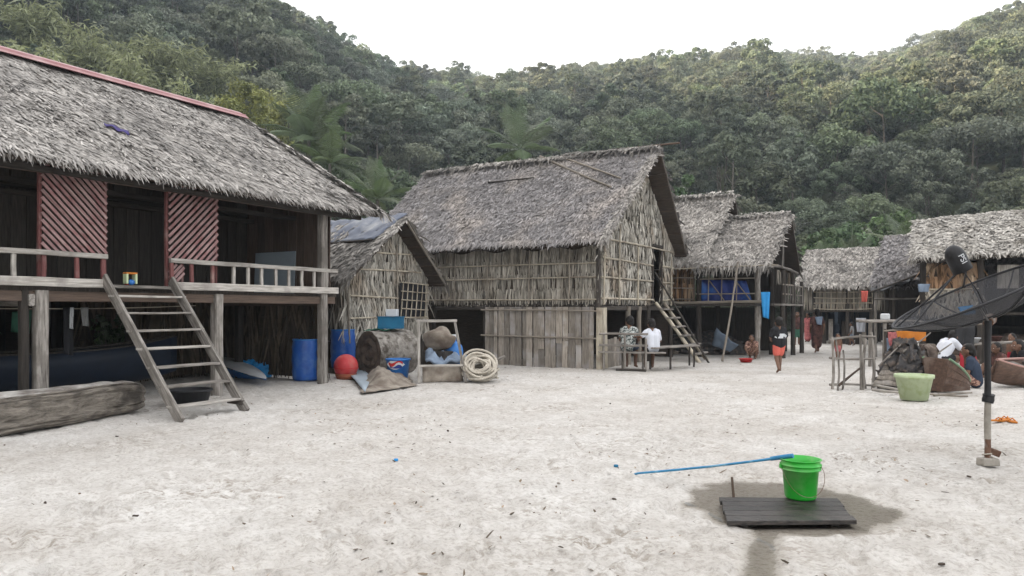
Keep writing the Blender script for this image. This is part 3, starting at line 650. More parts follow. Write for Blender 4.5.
leafy_tree(893, 214, 54, 5.2, 'wide green tree behind the two right-hand thatched roofs', 'leaf_lush', 24, 180, .28)
leafy_tree(820, 232, 48, 3.2, 'bushy tree beside the gable of the double-roofed house', 'leaf_lush', 18, 160, .24)
def palm(x, ytop, r, label, fl=3.2, nf=16, thin=.12, pinn=24):
    p, h = px_tree(x, ytop, r); hs = max(1.2, h-fl*.55); e = thing('palm_tree', label, 'palm', p)
    MB().tube([p+Vector((.12*math.sin(i), .1*math.cos(i*1.3), hs*i/6-(.5 if i == 0 else 0))) for i in range(7)], [thin*1.4]+[thin]*5+[thin*.8], 8).build('trunk', 'trunk', e)
    for f in range(nf):
        az = f*2.39996+random.uniform(-.2, .2); el = R(82-95*(f/nf)+random.uniform(-8, 8)); n = 12; pts = []
        q = p+Vector((0, 0, hs)); dirv = Vector((math.cos(az)*math.cos(el), math.sin(az)*math.cos(el), math.sin(el))); L = fl*random.uniform(.8, 1.1)
        for i in range(n+1):
            pts.append(q.copy()); q = q+dirv*(L/n); dirv = (dirv+Vector((0, 0, -.075*(.5+i/n)))).normalized()
        b = MB(); b.tube(pts, [.03*(1-i/(n+1)) for i in range(n+1)], 4)
        side = Vector((-math.sin(az), math.cos(az), 0))
        for i in range(pinn):
            t = .12+.88*i/pinn; j = min(n-1, int(t*n)); o_ = pts[j].lerp(pts[j+1], t*n-j); tg = (pts[j+1]-pts[j]).normalized()
            ll = L*.30*math.sin(min(1, t*1.15)*3.0)**.6*random.uniform(.85, 1.1) if t < .98 else .1*L
            for s in (-1, 1):
                d = (side*s+tg*.7+Vector((0, 0, -.28))).normalized(); w = tg*.034*fl/3
                b.add([o_-w, o_+w, o_+d*ll*.6+w*.9, o_+d*ll+Vector((0, 0, -.12*ll)), o_+d*ll*.6-w*.9], [(0,1,2,3,4)])
        o = b.build('frond', 'palm', e, fix=False)
        at = o.data.attributes.new('var', 'FLOAT', 'FACE'); at.data.foreach_set('value', np.full(len(o.data.polygons), random.uniform(.7, 1.3), dtype=np.float32))
palm(309, 108, 56, 'feathery palm with upright fronds above the thatch of the red-ridged house', 4.0, 20, .14, 26)
palm(330, 138, 53, 'shorter feathery palm beside the palm above the red-ridged house', 3.2, 14)
palm(520, 122, 52, 'slender palm whose upright fronds stick up behind the big thatched ridge', 3.4, 11, .1, 24)
palm(378, 176, 47, 'low dark palm in the gap between the red-ridged house and the big thatched roof', 2.6, 16)
palm(852, 246, 47, 'low palm behind the ridge of the far hut with the woven wall', 2.4, 14)
palm(826, 250, 45, 'small palm between the double-roofed house and the far woven hut', 2.0, 12)
palm(908, 226, 45, 'low palm behind the overlap of the two right-hand thatched roofs', 2.3, 12)

def bamboo(x, ytop, r, wid):
    p, h = px_tree(x, ytop, r); e = thing('bamboo_clump', 'feathery pale green bamboo clump on the slope above the red ridge cap', 'bamboo', p, 'bamboo clumps above the red-ridged house')
    Ps, Ds = [], []
    for k in range(22):
        az = k*2.39996; lean = random.uniform(.15, 1.0)*wid*.5; hh = h*random.uniform(.85, 1.22); pts = []
        for i in range(11):
            t = i/10; out = lean*(t**2.2)*1.25; pts.append(p+Vector((math.cos(az)*out, math.sin(az)*out, hh*(t-.16*t**4)))+Vector((math.cos(az), math.sin(az), 0))*.25)
        MB().tube(pts, [.05*(1-.8*i/10) for i in range(11)], 5).build('culm', 'bamboo_leaf', e)
        for i in range(3, 11):
            for _ in range(26): Ps.append(list(pts[i].lerp(pts[max(0, i-1)], random.random())+Vector((random.gauss(0,.35), random.gauss(0,.35), random.gauss(0,.25)))))
    P = np.array(Ps); n = len(P); D = nrm(np.stack([rng.normal(0, .8, n), rng.normal(0, .8, n), rng.uniform(-1.0, .15, n)], 1)); S = nrm(np.cross(D, rand_dirs(n))); N_ = np.cross(D, S)
    me, c = blade_mesh('foliage', P, D, S, N_, rng.uniform(.35, .8, n), rng.uniform(.07, .14, n), 0, rng.uniform(0, .12, n), rng.uniform(.6, 1.35, n)); obj('foliage', me, 'bamboo_leaf', e, None, Matrix.Translation(c))
for a_ in BAMBOO: bamboo(*a_)

# ---- the air
hz = MB().box((0, 0, 82), (5400, 5400, 168)).build('haze', None)
hz['kind'] = 'stuff'; hz['label'] = 'thin pale evening haze filling the valley air'; hz['category'] = 'haze'
hm = bpy.data.materials.new('haze'); hm.use_nodes = True; hm.node_tree.nodes.clear(); ho = hm.node_tree.nodes.new('ShaderNodeOutputMaterial')
hv = hm.node_tree.nodes.new('ShaderNodeVolumePrincipled'); hv.inputs['Color'].default_value = (.76, .88, 1, 1); hv.inputs['Density'].default_value = .00085; hv.inputs['Anisotropy'].default_value = .2
hm.node_tree.links.new(hv.outputs[0], ho.inputs['Volume']); hz.data.materials.append(hm)

# ================================================================ HOUSES
# ---- house 1: long stilt house with red ridge cap and veranda
def house1():
    T = thing('stilt_house', 'long stilt house with grey thatch, red metal ridge cap and railed veranda', 'house', (-14.5, 7, 0))
    XF, Y0, Y1 = -11.2, .6, 12.78; xe, ze, xr, zr = -10.72, 3.56, -15.0, 6.17; xb = 2*xr-xe
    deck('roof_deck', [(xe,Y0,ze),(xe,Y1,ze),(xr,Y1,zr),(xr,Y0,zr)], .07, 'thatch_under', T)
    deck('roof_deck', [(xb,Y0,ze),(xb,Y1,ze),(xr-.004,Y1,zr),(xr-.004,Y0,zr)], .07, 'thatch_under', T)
    slope_blades('thatch', (xe,Y0,ze),(xe,Y1,ze),(xr,Y1,zr),(xr,Y0,zr), 'thatch_grey', T, .038, .032, .18, .028, .010, .40, vlo=.62, vhi=1.22, hang=.09, skew=.12)
    slope_blades('thatch', (xb,Y1,ze),(xb,Y0,ze),(xr,Y0,zr),(xr,Y1,zr), 'thatch_grey', T, .2, .12, .45, .11, .05, .3)
    # rake edge straw at the far gable
    slope_blades('rake_straw', (xe+.05,Y1-.1,ze+.02),(xe+.05,Y1+.18,ze-.04),(xr,Y1+.18,zr-.04),(xr,Y1-.1,zr+.02), 'thatch_grey', T, .07, .03, .3, .06, .03, .7, fringe=False)
    for s, yy in ((0, .0), (1, .0)):
        b = MB(); n = 30
        for side in (-1, 1):
            sl = (zr-ze)/(xr-xe)*-1
            pr = [(0, .12), (.10, .075), (.20, .02), (.235, .025), (.26, -.02), (.36, -.085)]
        prof = [(-x, z) for x, z in reversed(pr)]+[(x, z) for x, z in pr[1:]] if s == 0 else None
        if prof:
            ya, yb = Y0-.05, Y1-.08; vs = [(xr+x, y, zr+.03+z) for y in (ya, yb) for x, z in prof]; k = len(prof)
            b.add(vs, [(i, i+1, k+i+1, k+i) for i in range(k-1)]); o = b.build('ridge_cap', 'tin_red', T, fix=False); o.modifiers.new('t', 'SOLIDIFY').thickness = .012
    for x in np.arange(-18.6, -10.9, 1.28): beam('rafter_tie', (x, Y1-.35, ze-.1+.0), (x, Y0+.3, ze-.1), .07, .09, 'wood_dark', T)
    # floor, fascia, joists
    MB().box((-14.9, (Y0+12.05)/2, 1.80), (7.3, 12.05-Y0, .06)).build('floor', 'wood_dark', T)
    ya, yl, yr, yb = Y0, 6.95, 8.0, 11.95
    def fascia(a, b_): beam('edge_board', (XF+.09, a, 1.90), (XF+.09, b_, 1.90), .05, .13, 'wood_pale', T)
    fascia(ya, yl); fascia(yr, yb)
    beam('sill_plank', (XF+.03, yl-.05, 1.862), (XF+.03, yr+.05, 1.862), .2, .05, 'wood_grey', T)
    beam('girder', (XF-.02, ya, 1.70), (XF-.02, yb, 1.70), .07, .15, 'wood_brown', T)
    beam('girder', (XF+.07, 11.55, 1.66), (XF-7.2, 11.55, 1.66), .07, .14, 'wood_brown', T)
    beam('cross_beam', (XF+.06, 5.86, 1.64), (-18.5, 5.86, 1.64), .08, .17, 'wood_grey', T)
    for y in (1.0, 3.0, 6.0, 9.0, 11.6):
        for x in (XF, -13.7, -16.2, -18.4):
            if x == XF:
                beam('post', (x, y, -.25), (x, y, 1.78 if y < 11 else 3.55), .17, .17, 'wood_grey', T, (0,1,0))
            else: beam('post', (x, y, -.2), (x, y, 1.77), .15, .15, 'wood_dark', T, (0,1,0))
    beam('post', (XF-.03, 5.79, -.25), (XF-.03, 5.79, 1.78), .11, .11, 'wood_dark', T, (0,1,0))
    # railing
    def rail(a, b_, balus, red):
        beam('handrail', (XF+.07, a, 2.315), (XF+.07, b_, 2.315), .055, .075, 'wood_pale', T)
        for i, y in enumerate(balus): beam('baluster', (XF+.06, y, 1.965), (XF+.06, y, 2.278), .045, .06, 'maroon' if red(y) else 'wood_pale', T, (0,1,0))
    Yp = lambda x: AX(x, 250, XF+.07).y
    rail(ya, Yp(107), [1.2, 1.9, 2.6, 3.3, 4.0, 4.7, Yp(-20), Yp(14), Yp(44), Yp(77), Yp(103.5)], lambda y: y > 5.9)
    rail(Yp(170), yb, [Yp(v) for v in (172, 192, 213, 234, 248.5, 262, 276, 289, 302, 314.5, 327)], lambda y: y < Yp(220))
    # louvred panels
    def louvers(y0, y1, z0, z1, sgn, n=13):
        w, h = y1-y0, z1-z0; tot = w+h
        for y in (y0, y1): beam('panel_stile', (XF-.045, y, 1.88), (XF-.045, y, z1+.02), .06, .045, 'maroon', T, (0,1,0))
        for i in range(n):
            c = tot*(i+.5)/n; p = (0, c) if c < h else (c-h, h); q = (c, 0) if c < w else (w, c-w)       # line y+z=c inside the rectangle
            if math.hypot(p[0]-q[0], p[1]-q[1]) < .12: continue
            a, b_ = [(y0+v[0] if sgn > 0 else y1-v[0], z0+v[1]) for v in (p, q)]
            beam('slat', (XF+.02, a[0], a[1]), (XF+.02, b_[0], b_[1]), .046, .02, 'louver', T, (1,0,0), .002)
    louvers(AX(41, 250, XF).y, AX(106, 250, XF).y, 2.30, AX(75, 168, XF).z, 1, 21)
    louvers(AX(168, 250, XF).y, AX(217, 250, XF).y, 2.30, AX(192, 186, XF).z, -1, 19)
    louvers(Yp(171), Yp(186), 1.98, 2.26, -1, 6)
    beam('eave_plate', (XF, ya, 3.50), (XF, yb, 3.50), .09, .1, 'wood_brown', T)
    beam('wall_plate', (-13.7, ya, 3.62), (-13.7, yb, 3.62), .09, .1, 'wood_dark', T)
    # walls: board by board
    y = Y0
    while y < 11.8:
        w = .26; beam('wall_board', (-13.7, y+w/2, 1.84), (-13.7, y+w/2, 4.9), w-.008, .03, 'wood_dark', T, (1,0,0)); y += w  # dark wood colour carries the shade of the veranda's interior
    x = -18.4
    while x < XF-.12:
        w = .24; top = min(zr-.2, ze+(zr-ze)*(min(x+w/2-xb, xe-x-w/2))/(xe-xr)-.1); beam('wall_board', (x+w/2, 11.82, 1.84), (x+w/2, 11.82, top), w-.008, .03, 'wood_brown', T, (0,1,0)); x += w
    MB().box((-18.4, 6.2, 2.7), (.05, 11, 1.75)).build('back_wall', 'wood_brown', T)
    MB().box((-14.8, Y0+.15, 2.9), (7.2, .05, 2.1)).build('end_wall', 'wood_brown', T)
    # thatched skirt under the floor
    for A, B, out in (((-14.7, 8.6), (-14.7, 12.0), (1,0,0)), ((-18.4, 12.0), (-11.45, 12.0), (0,-1,0))):
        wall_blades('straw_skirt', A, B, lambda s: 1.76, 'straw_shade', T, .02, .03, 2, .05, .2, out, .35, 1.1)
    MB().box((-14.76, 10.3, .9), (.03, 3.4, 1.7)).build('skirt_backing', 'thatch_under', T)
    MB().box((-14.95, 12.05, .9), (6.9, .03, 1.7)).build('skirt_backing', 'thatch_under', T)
    MB().box((-18.5, 5.5, .9), (.03, 13, 1.78)).build('skirt_backing', 'thatch_under', T)  # dark sheet added to close the bright gap behind the underfloor
    # open stairs
    S = thing('wooden_stairs', 'open grey wooden stairs leaning up to the veranda doorway', 'stairs', (-9.6, 7.2, 0))
    f0, f1 = G(181, 421), G(246, 411); t0, t1 = Vector((XF+.18, AX(107, 290, XF+.18).y, 1.90)), Vector((XF+.18, AX(174, 290, XF+.18).y, 1.90))
    f0.z = f1.z = -.02
    for f, t in ((f0, t0), (f1, t1)): beam('stringer', f, t+(t-f).normalized()*.12, .05, .17, 'wood_grey', S)
    for i in range(7):
        k = .10+.80*i/6; a, b_ = f0.lerp(t0, k), f1.lerp(t1, k)
        e = (b_-a).normalized()*.03; beam('tread', a-e, b_+e, .19, .032, 'wood_pale' if i in (0, 3, 6) else 'wood_grey', S)
    a = f1.lerp(t1, .085); beam('cleat', a+Vector((.12,-.03,-.02)), a+Vector((-.2,-.03,-.02)), .05, .06, 'wood_dark', S)
    return T
house1()

# ---- house 2: big thatched house
def house2():
    T = thing('thatched_house', 'big two-level thatched house with steep dark roof and bark-board lower wall', 'house', (-11.5, 21, 0))
    XW, YF, YB, YR = -7.8, 17.95, 23.85, 20.9; XL = -15.2
    yf, yb, ze, zr = 17.48, 24.3, 3.2, 6.12
    xl, xpe, xpr = -15.5, -7.42, -7.18
    A, B, C, D = (xl,yf,ze),(xpe,yf,ze),(xpr,YR,zr),(xl+.1,YR,zr); E, F = (xpe,yb,ze),(xl,yb,ze)
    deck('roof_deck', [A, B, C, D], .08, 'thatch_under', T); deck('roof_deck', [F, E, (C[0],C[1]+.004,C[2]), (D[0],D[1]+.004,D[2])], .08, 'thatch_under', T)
    slope_blades('thatch', A, B, C, D, 'thatch_dark', T, .05, .04, .17, .036, .014, .5, vlo=.6, vhi=1.3, hang=.07)
    slope_blades('thatch', E, F, D, C, 'thatch_dark', T, .15, .09, .36, .085, .04, .3, hang=.16)
    slope_blades('ridge_thatch', (D[0],YR-.20,zr-.05),(C[0],YR-.20,zr-.05),(C[0],YR+.03,zr+.10),(D[0],YR+.03,zr+.10), 'thatch_mid', T, .05, .04, .2, .045, .018, .35, fringe=False)
    slope_blades('ridge_thatch', (C[0],YR+.20,zr-.05),(D[0],YR+.20,zr-.05),(D[0],YR,zr+.10),(C[0],YR,zr+.10), 'thatch_mid', T, .05, .04, .2, .045, .018, .35, fringe=False)
    slope_blades('rake_straw', (B[0]-.12,B[1],ze+.02),(B[0]+.1,B[1],ze),(C[0]+.1,C[1],zr),(C[0]-.12,C[1],zr+.02), 'thatch_mid', T, .05, .03, .18, .04, .015, .45, fringe=False)
    pole('ridge_pole', (-11, YR, zr+.02), (xpr+.55, YR+.05, zr+.10), .03, .03, 'wood_brown', T, .005)
    for i in range(9):      # battens on the underside of the roof's overhang
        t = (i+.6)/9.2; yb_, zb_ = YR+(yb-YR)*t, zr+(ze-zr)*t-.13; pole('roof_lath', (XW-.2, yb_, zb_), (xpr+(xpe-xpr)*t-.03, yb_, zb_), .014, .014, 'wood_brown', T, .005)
    def onroof(x, y):
        # ray against the front roof plane
        for d in np.arange(16, 30, .02):
            p = AD(x, y, d); zz = ze+(p.y-yf)*(zr-ze)/(YR-yf)
            if p.z <= zz+.1: return Vector((p.x, p.y, zz+.14))
        return p
    pole('roof_weight_pole', onroof(540, 158), onroof(611, 189), .04, .025, 'bamboo_dull', T, .004)
    pole('roof_weight_pole', onroof(566, 160), onroof(621, 180), .03, .02, 'bamboo_dull', T, .004)
    pole('roof_weight_pole', onroof(488, 184), onroof(534, 179), .025, .02, 'wood_dark', T, .01)
    # upper floor
    MB().box(((XL+XW)/2, (YF+YB)/2, 1.67), (XW-XL, YB-YF, .07)).build('floor', 'wood_dark', T)
    beam('floor_beam', (XL, YF+.06, 1.56), (XW+.02, YF+.06, 1.56), .1, .12, 'wood_dark', T); beam('floor_beam', (XW-.05, YF, 1.55), (XW-.05, YB, 1.55), .1, .12, 'wood_dark', T)
    for i in range(11): pole('joist_end', (XL+.3+i*.66, YF-.10, 1.625), (XL+.3+i*.66, YF+.6, 1.625), .04, .04, 'wood_dark', T, 0)
    zt = lambda y: ze+((y-yf) if y < YR else (yb-y))*(zr-ze)/(YR-yf)-.14
    MB().prism([(XL,YF+.04,1.7),(XW,YF+.04,1.7),(XW,YF+.04,3.3),(XL,YF+.04,3.3)], (0,.04,0)).build('wall_backing', 'thatch_under', T)
    MB().prism([(XL,YB-.04,1.7),(XW,YB-.04,1.7),(XW,YB-.04,3.4),(XL,YB-.04,3.4)], (0,-.04,0)).build('wall_backing', 'thatch_under', T)
    d0, d1, dz = 21.9, 22.75, 3.45
    g = lambda ys, zb: [(XW-.03, y, zb) for y in (ys[0], ys[-1])]+[(XW-.03, y, zt(y)) for y in reversed(ys)]
    for nm, ys, zb in (('gable_backing', [YF, 19, YR, 21.4, d0], 1.7), ('gable_backing', [d1, 23.2, YB], 1.7), ('gable_backing', [d0+.001, d1-.001], dz)):
        MB().prism(g(ys, zb), (-.04, 0, 0)).build(nm, 'thatch_under', T)
    MB().prism([(XL, YF+.05, 1.7), (XL, YB-.05, 1.7), (XL, YB, 3.3), (XL, YR, 6), (XL, YF, 3.3)], (-.04,0,0)).build('gable_backing', 'thatch_under', T)
    wall_blades('straw_wall', (XL, YF+.03), (XW, YF+.03), lambda s: 3.12+.05*math.sin(s*40), 'straw', T, 1.66, .018, 4, .034, .13, (0,-1,0), .5, 1.25, jag=.1)
    wall_blades('straw_wall', (XW-.02, YF), (XW-.02, d0), lambda s: zt(YF+(d0-YF)*s), 'straw_pale', T, 1.66, .022, 13, .045, .5, (1,0,0), .55, 1.25)
    wall_blades('straw_wall', (XW-.02, d1), (XW-.02, YB), lambda s: zt(d1+(YB-d1)*s), 'straw_pale', T, 1.66, .022, 8, .045, .5, (1,0,0), .55, 1.25)
    wall_blades('straw_wall', (XW-.02, d0), (XW-.02, d1), lambda s: zt(d0+(d1-d0)*s), 'straw_pale', T, dz, .022, 6, .045, .5, (1,0,0), .55, 1.25)
    for z in (2.72, 2.36, 1.80): pole('batten', (XL, YF-.05, z), (XW, YF-.05, z+random.uniform(-.03, .03)), .02, .017, 'bamboo', T, .002)
    for x in (436, 456, 488, 530, 570): p = AY(x, 270, YF); pole('batten', (p.x, YF-.075, 1.66), (p.x+.03, YF-.075, 3.1), .018, .015, 'bamboo_dull', T, .006)
    beam('corner_post', (XW+.0, YF-.02, -.2), (XW+.0, YF-.02, 3.35), .10, .10, 'wood_dark', T, (0,1,0))
    for z in (3.35, 2.86, 2.35, 1.80):
        for a, b_ in ((YF+.06, d0), (d1, YB)) if z < dz-.2 else ((YF+.06, YB),): pole('batten', (XW+.05, a, z), (XW+.05, b_, z+random.uniform(-.05, .05)), .03, .026, 'bamboo', T, .003)
    for y, z in ((YF+.14, 3.3), (19.15, 3.8), (20.55, 3.3), (23.5, 3.2)): pole('batten', (XW+.09, y, 1.64), (XW+.09, y+.04, z), .028, .022, 'bamboo', T, .006)
    for y in (d0, d1): beam('door_jamb', (XW+.03, y, 1.7), (XW+.03, y, dz), .06, .08, 'wood_dark', T, (0,1,0))
    beam('door_head', (XW+.03, d0-.05, dz), (XW+.03, d1+.05, dz), .07, .08, 'wood_dark', T)
    # lower level: bark boards on the front
    x = -11.22; i = 0
    while x < XW-.14:
        w = min(random.choice([.12, .17, .21, .14, .19]), XW-.06-x); cuts = sorted(random.uniform(.3, 1.35) for _ in range(random.choice([0, 0, 0, 1]))); zs = [0]+cuts+[1.56]
        for a, b_ in zip(zs, zs[1:]):
            if b_-a < .12: continue
            q = (i*37 % 5)*.011; beam('bark_board', (x+w/2, YF-.01-q, a-.03), (x+w/2, YF-.01-q+random.uniform(-.01,.01), b_+.02), w-.012, .022, 'bark_board', T, (0,1,0), .006); i += 1
        x += w
    for z in (.80, 1.50): pole('batten', (-11.3, YF-.10, z), (XW+.1, YF-.10, z-.03), .026, .022, 'bamboo_dull', T, .004)
    beam('bark_post', (XW+.06, YF-.10, -.2), (XW+.06, YF-.10, 1.56), .16, .05, 'bamboo', T, (0,1,0)); beam('bark_post', (XW+.05, YF+.32, -.2), (XW+.05, YF+.24, 1.56), .05, .22, 'bamboo', T, (0,1,0))
    for y in (20.0, 20.9, 21.6, 23.7): pole('post', (XW, y, -.2), (XW, y, 1.6), .08, .075, 'bamboo_dull' if y < 21 else 'wood_dark', T, .01)
    for x in (XL+.1, -13, -11.25): pole('post', (x, YF+.05, -.2), (x, YF+.05, 1.55), .07, .07, 'wood_dark', T, .01)
    for i in range(9):
        y = YF+.45+i*.21; beam('low_board', (XW+.0, y, -.03), (XW+.0, y+.02, .78+random.uniform(-.08,.08)), .19, .025, 'bark_board', T, (1,0,0), .006)
    MB().box((-13.4, 20.4, .8), (4.0, .04, 1.56)).build('lower_backing', 'thatch_under', T)  # added dark sheet, keeps the open left underside from showing bright
    MB().box((-13.2, YB-.2, .8), (4.2, .04, 1.6)).build('lower_backing', 'thatch_under', T); MB().box((-9.5, YB-.1, .8), (3.4, .04, 1.6)).build('lower_backing', 'thatch_under', T)  # walls added here and below to keep the lower level dark
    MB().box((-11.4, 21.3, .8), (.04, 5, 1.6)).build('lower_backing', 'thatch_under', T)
    # entry ladder
    S = thing('entry_ladder', 'steep pole ladder climbing to the dark door of the big thatched house', 'ladder', (-7, 22, 0))
    f = G(690, 362); f0, f1 = Vector((-6.25, 21.75, 0)), Vector((-6.3, 22.75, 0)); t0, t1 = Vector((XW+.12, d0+.05, 1.72)), Vector((XW+.12, d1-.05, 1.72))
    for a, b_ in ((f0, t0), (f1, t1)): pole('stringer', a-Vector((0,0,.08)), b_, .06, .05, 'bamboo', S, .01)
    for i in range(6): k = (i+.7)/6.6; beam('tread', f0.lerp(t0, k)+Vector((.02,-.1,.04)), f1.lerp(t1, k)+Vector((.02,.1,.04)), .16, .045, 'wood_grey', S)
    pole('handrail', (-5.95, 21.62, -.08), (XW+.16, d0-.12, 2.62), .032, .028, 'wood_dark', S, .003)
house2()

# ---- hut 3: small hut under the blue-black tarp
def hut3():
    T = thing('small_hut', 'small straw hut with a dark tarp over its ridge', 'hut', (-14, 15.5, 0))
    XG, XR, XL = -12.6, -12.1, -16.6; yf, YR, yb, ze, zr = 13.35, 15.5, 17.38, 2.2, 3.85
    A, B, C, D = (XL,yf,ze),(XR,yf,ze),(XR+.05,YR,zr),(XL,YR,zr-.1)
    deck('roof_deck', [A, B, C, D], .06, 'thatch_under', T); deck('roof_deck', [(XL,yb,ze),(XR-.05,yb,ze),(XR+.05,YR+.004,zr),(XL,YR+.004,zr-.1)], .06, 'thatch_under', T)
    slope_blades('thatch', A, B, C, D, 'thatch_mid', T, .06, .04, .24, .045, .022, .4, hang=.14)
    slope_blades('thatch', (XR-.05,yb,ze),(XL,yb,ze),(XL,YR,zr-.1),(XR+.05,YR,zr), 'thatch_mid', T, .15, .08, .36, .08, .05, .3, hang=.2)
    slope_blades('rake_straw', (XR-.16,yf,ze+.03),(XR+.12,yf,ze),(XR+.16,YR,zr),(XR-.12,YR,zr+.03), 'thatch_mid', T, .05, .03, .22, .04, .02, .45, fringe=False)
    sheet('ridge_tarp', (XL,YR-.95,zr-.66),(XR-.25,YR-.95,zr-.60),(XR+.02,YR+.05,zr+.14),(XL,YR+.05,zr+.06), 'tarp_roof', T, 44, 10, .022, 9, 0, 2, .008, .05)
    pole('tarp_pole', (XL, YR-.97, zr-.68), (XR-.3, YR-.97, zr-.62), .03, .03, 'wood_dark', T, .004)
    pole('barge_pole', (XR+.04, YR, zr-.1), (XR, yb-.1, ze-.02), .03, .025, 'bamboo_dull', T, .005)
    for i in range(7): t = (i+.5)/7; pole('roof_lath', (XG-.1, YR+(yb-YR)*t, zr+(ze-zr)*t-.1), (XR-.02, YR+(yb-YR)*t, zr+(ze-zr)*t-.1), .014, .014, 'wood_brown', T, .005)
    zt = lambda y: ze+((y-yf)/(YR-yf) if y < YR else (yb-y)/(yb-YR))*(zr-ze)-.1
    MB().prism([(XG-.02,13.75,.75),(XG-.02,17.1,.75),(XG-.02,17.1,zt(17.1)),(XG-.02,YR,zt(YR)),(XG-.02,13.75,zt(13.75))], (-.05,0,0)).build('gable_backing', 'thatch_under', T)
    wall_blades('straw_wall', (XG,13.75), (XG,17.1), lambda s: zt(13.75+3.35*s), 'straw_pale', T, .72, .016, 6, .04, .36, (1,0,0), .5, 1.25, jag=.15)
    MB().prism([(XG-.06,13.8,.75),(XL,13.8,.75),(XL,13.8,2.4),(XG-.06,13.8,2.4)], (0,.05,0)).build('side_backing', 'thatch_under', T)
    wall_blades('straw_wall', (XL,13.76), (XG,13.76), lambda s: 2.4, 'straw', T, .72, .03, 2, .05, .25, (0,-1,0), .4, 1.1, jag=.15)
    for z in (2.95, 2.5, 1.85, 1.3): pole('batten', (XG+.07, 13.9+max(0, z-2.2)*1.1, z), (XG+.07, 17.0-max(0, z-2.2)*.9, z+random.uniform(-.08,.05)), .024, .02, 'bamboo', T, .006)
    for y, z in ((13.85, 2.3), (15.7, 3.2)): pole('batten', (XG+.1, y, .7), (XG+.1, y-.05, z), .026, .02, 'bamboo_dull', T, .008)
    MB().box(((XG+XL)/2, 15.4, .70), (XG-XL, 3.4, .06)).build('floor', 'wood_dark', T)
    for y in (13.8, 15.4, 17.0): pole('post', (XG-.1, y, -.2), (XG-.1, y, .7), .07, .07, 'wood_dark', T); pole('post', (XL+.2, y, -.2), (XL+.2, y, .7), .07, .07, 'wood_dark', T)
    MB().box((XG-.35, 15.4, .35), (.04, 3.4, .64)).build('lower_backing', 'thatch_under', T); MB().box(((XG+XL)/2-.2, 13.95, .35), (XG-XL-.5, .04, .64)).build('lower_backing', 'thatch_under', T)  # low walls added to shut out light beyond the open underside
    wall_blades('straw_skirt', (XG-.32,13.8), (XG-.32,17.1), lambda s: .7, 'straw_shade', T, .02, .03, 1, .05, .2, (1,0,0))  # dark straw added with them to deepen the shade below the floor
    # lattice trap hung on the wall
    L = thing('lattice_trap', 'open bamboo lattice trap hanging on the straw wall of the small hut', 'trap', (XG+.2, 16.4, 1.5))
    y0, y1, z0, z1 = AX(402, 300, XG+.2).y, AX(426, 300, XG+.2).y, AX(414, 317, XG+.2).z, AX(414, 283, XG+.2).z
    MB().box((XG+.12, (y0+y1)/2+.03, (z0+z1)/2), (.03, y1-y0+.05, z1-z0-.02)).build('dark_opening_panel', 'tarp_black', L)  # black panel painted in as the dark opening behind the rods
    for i in range(6): k = i/5; pole('lattice_rod', (XG+.2, y0+(y1-y0)*k-.05, z0), (XG+.17, y0+(y1-y0)*k+.10, z1), .016, .014, 'bamboo', L, .004)
    for i in range(5): k = i/4; pole('lattice_rod', (XG+.22, y0-.05, z0+(z1-z0)*k), (XG+.22, y1+.08, z0+(z1-z0)*k-.04), .016, .014, 'bamboo', L, .004)
hut3()

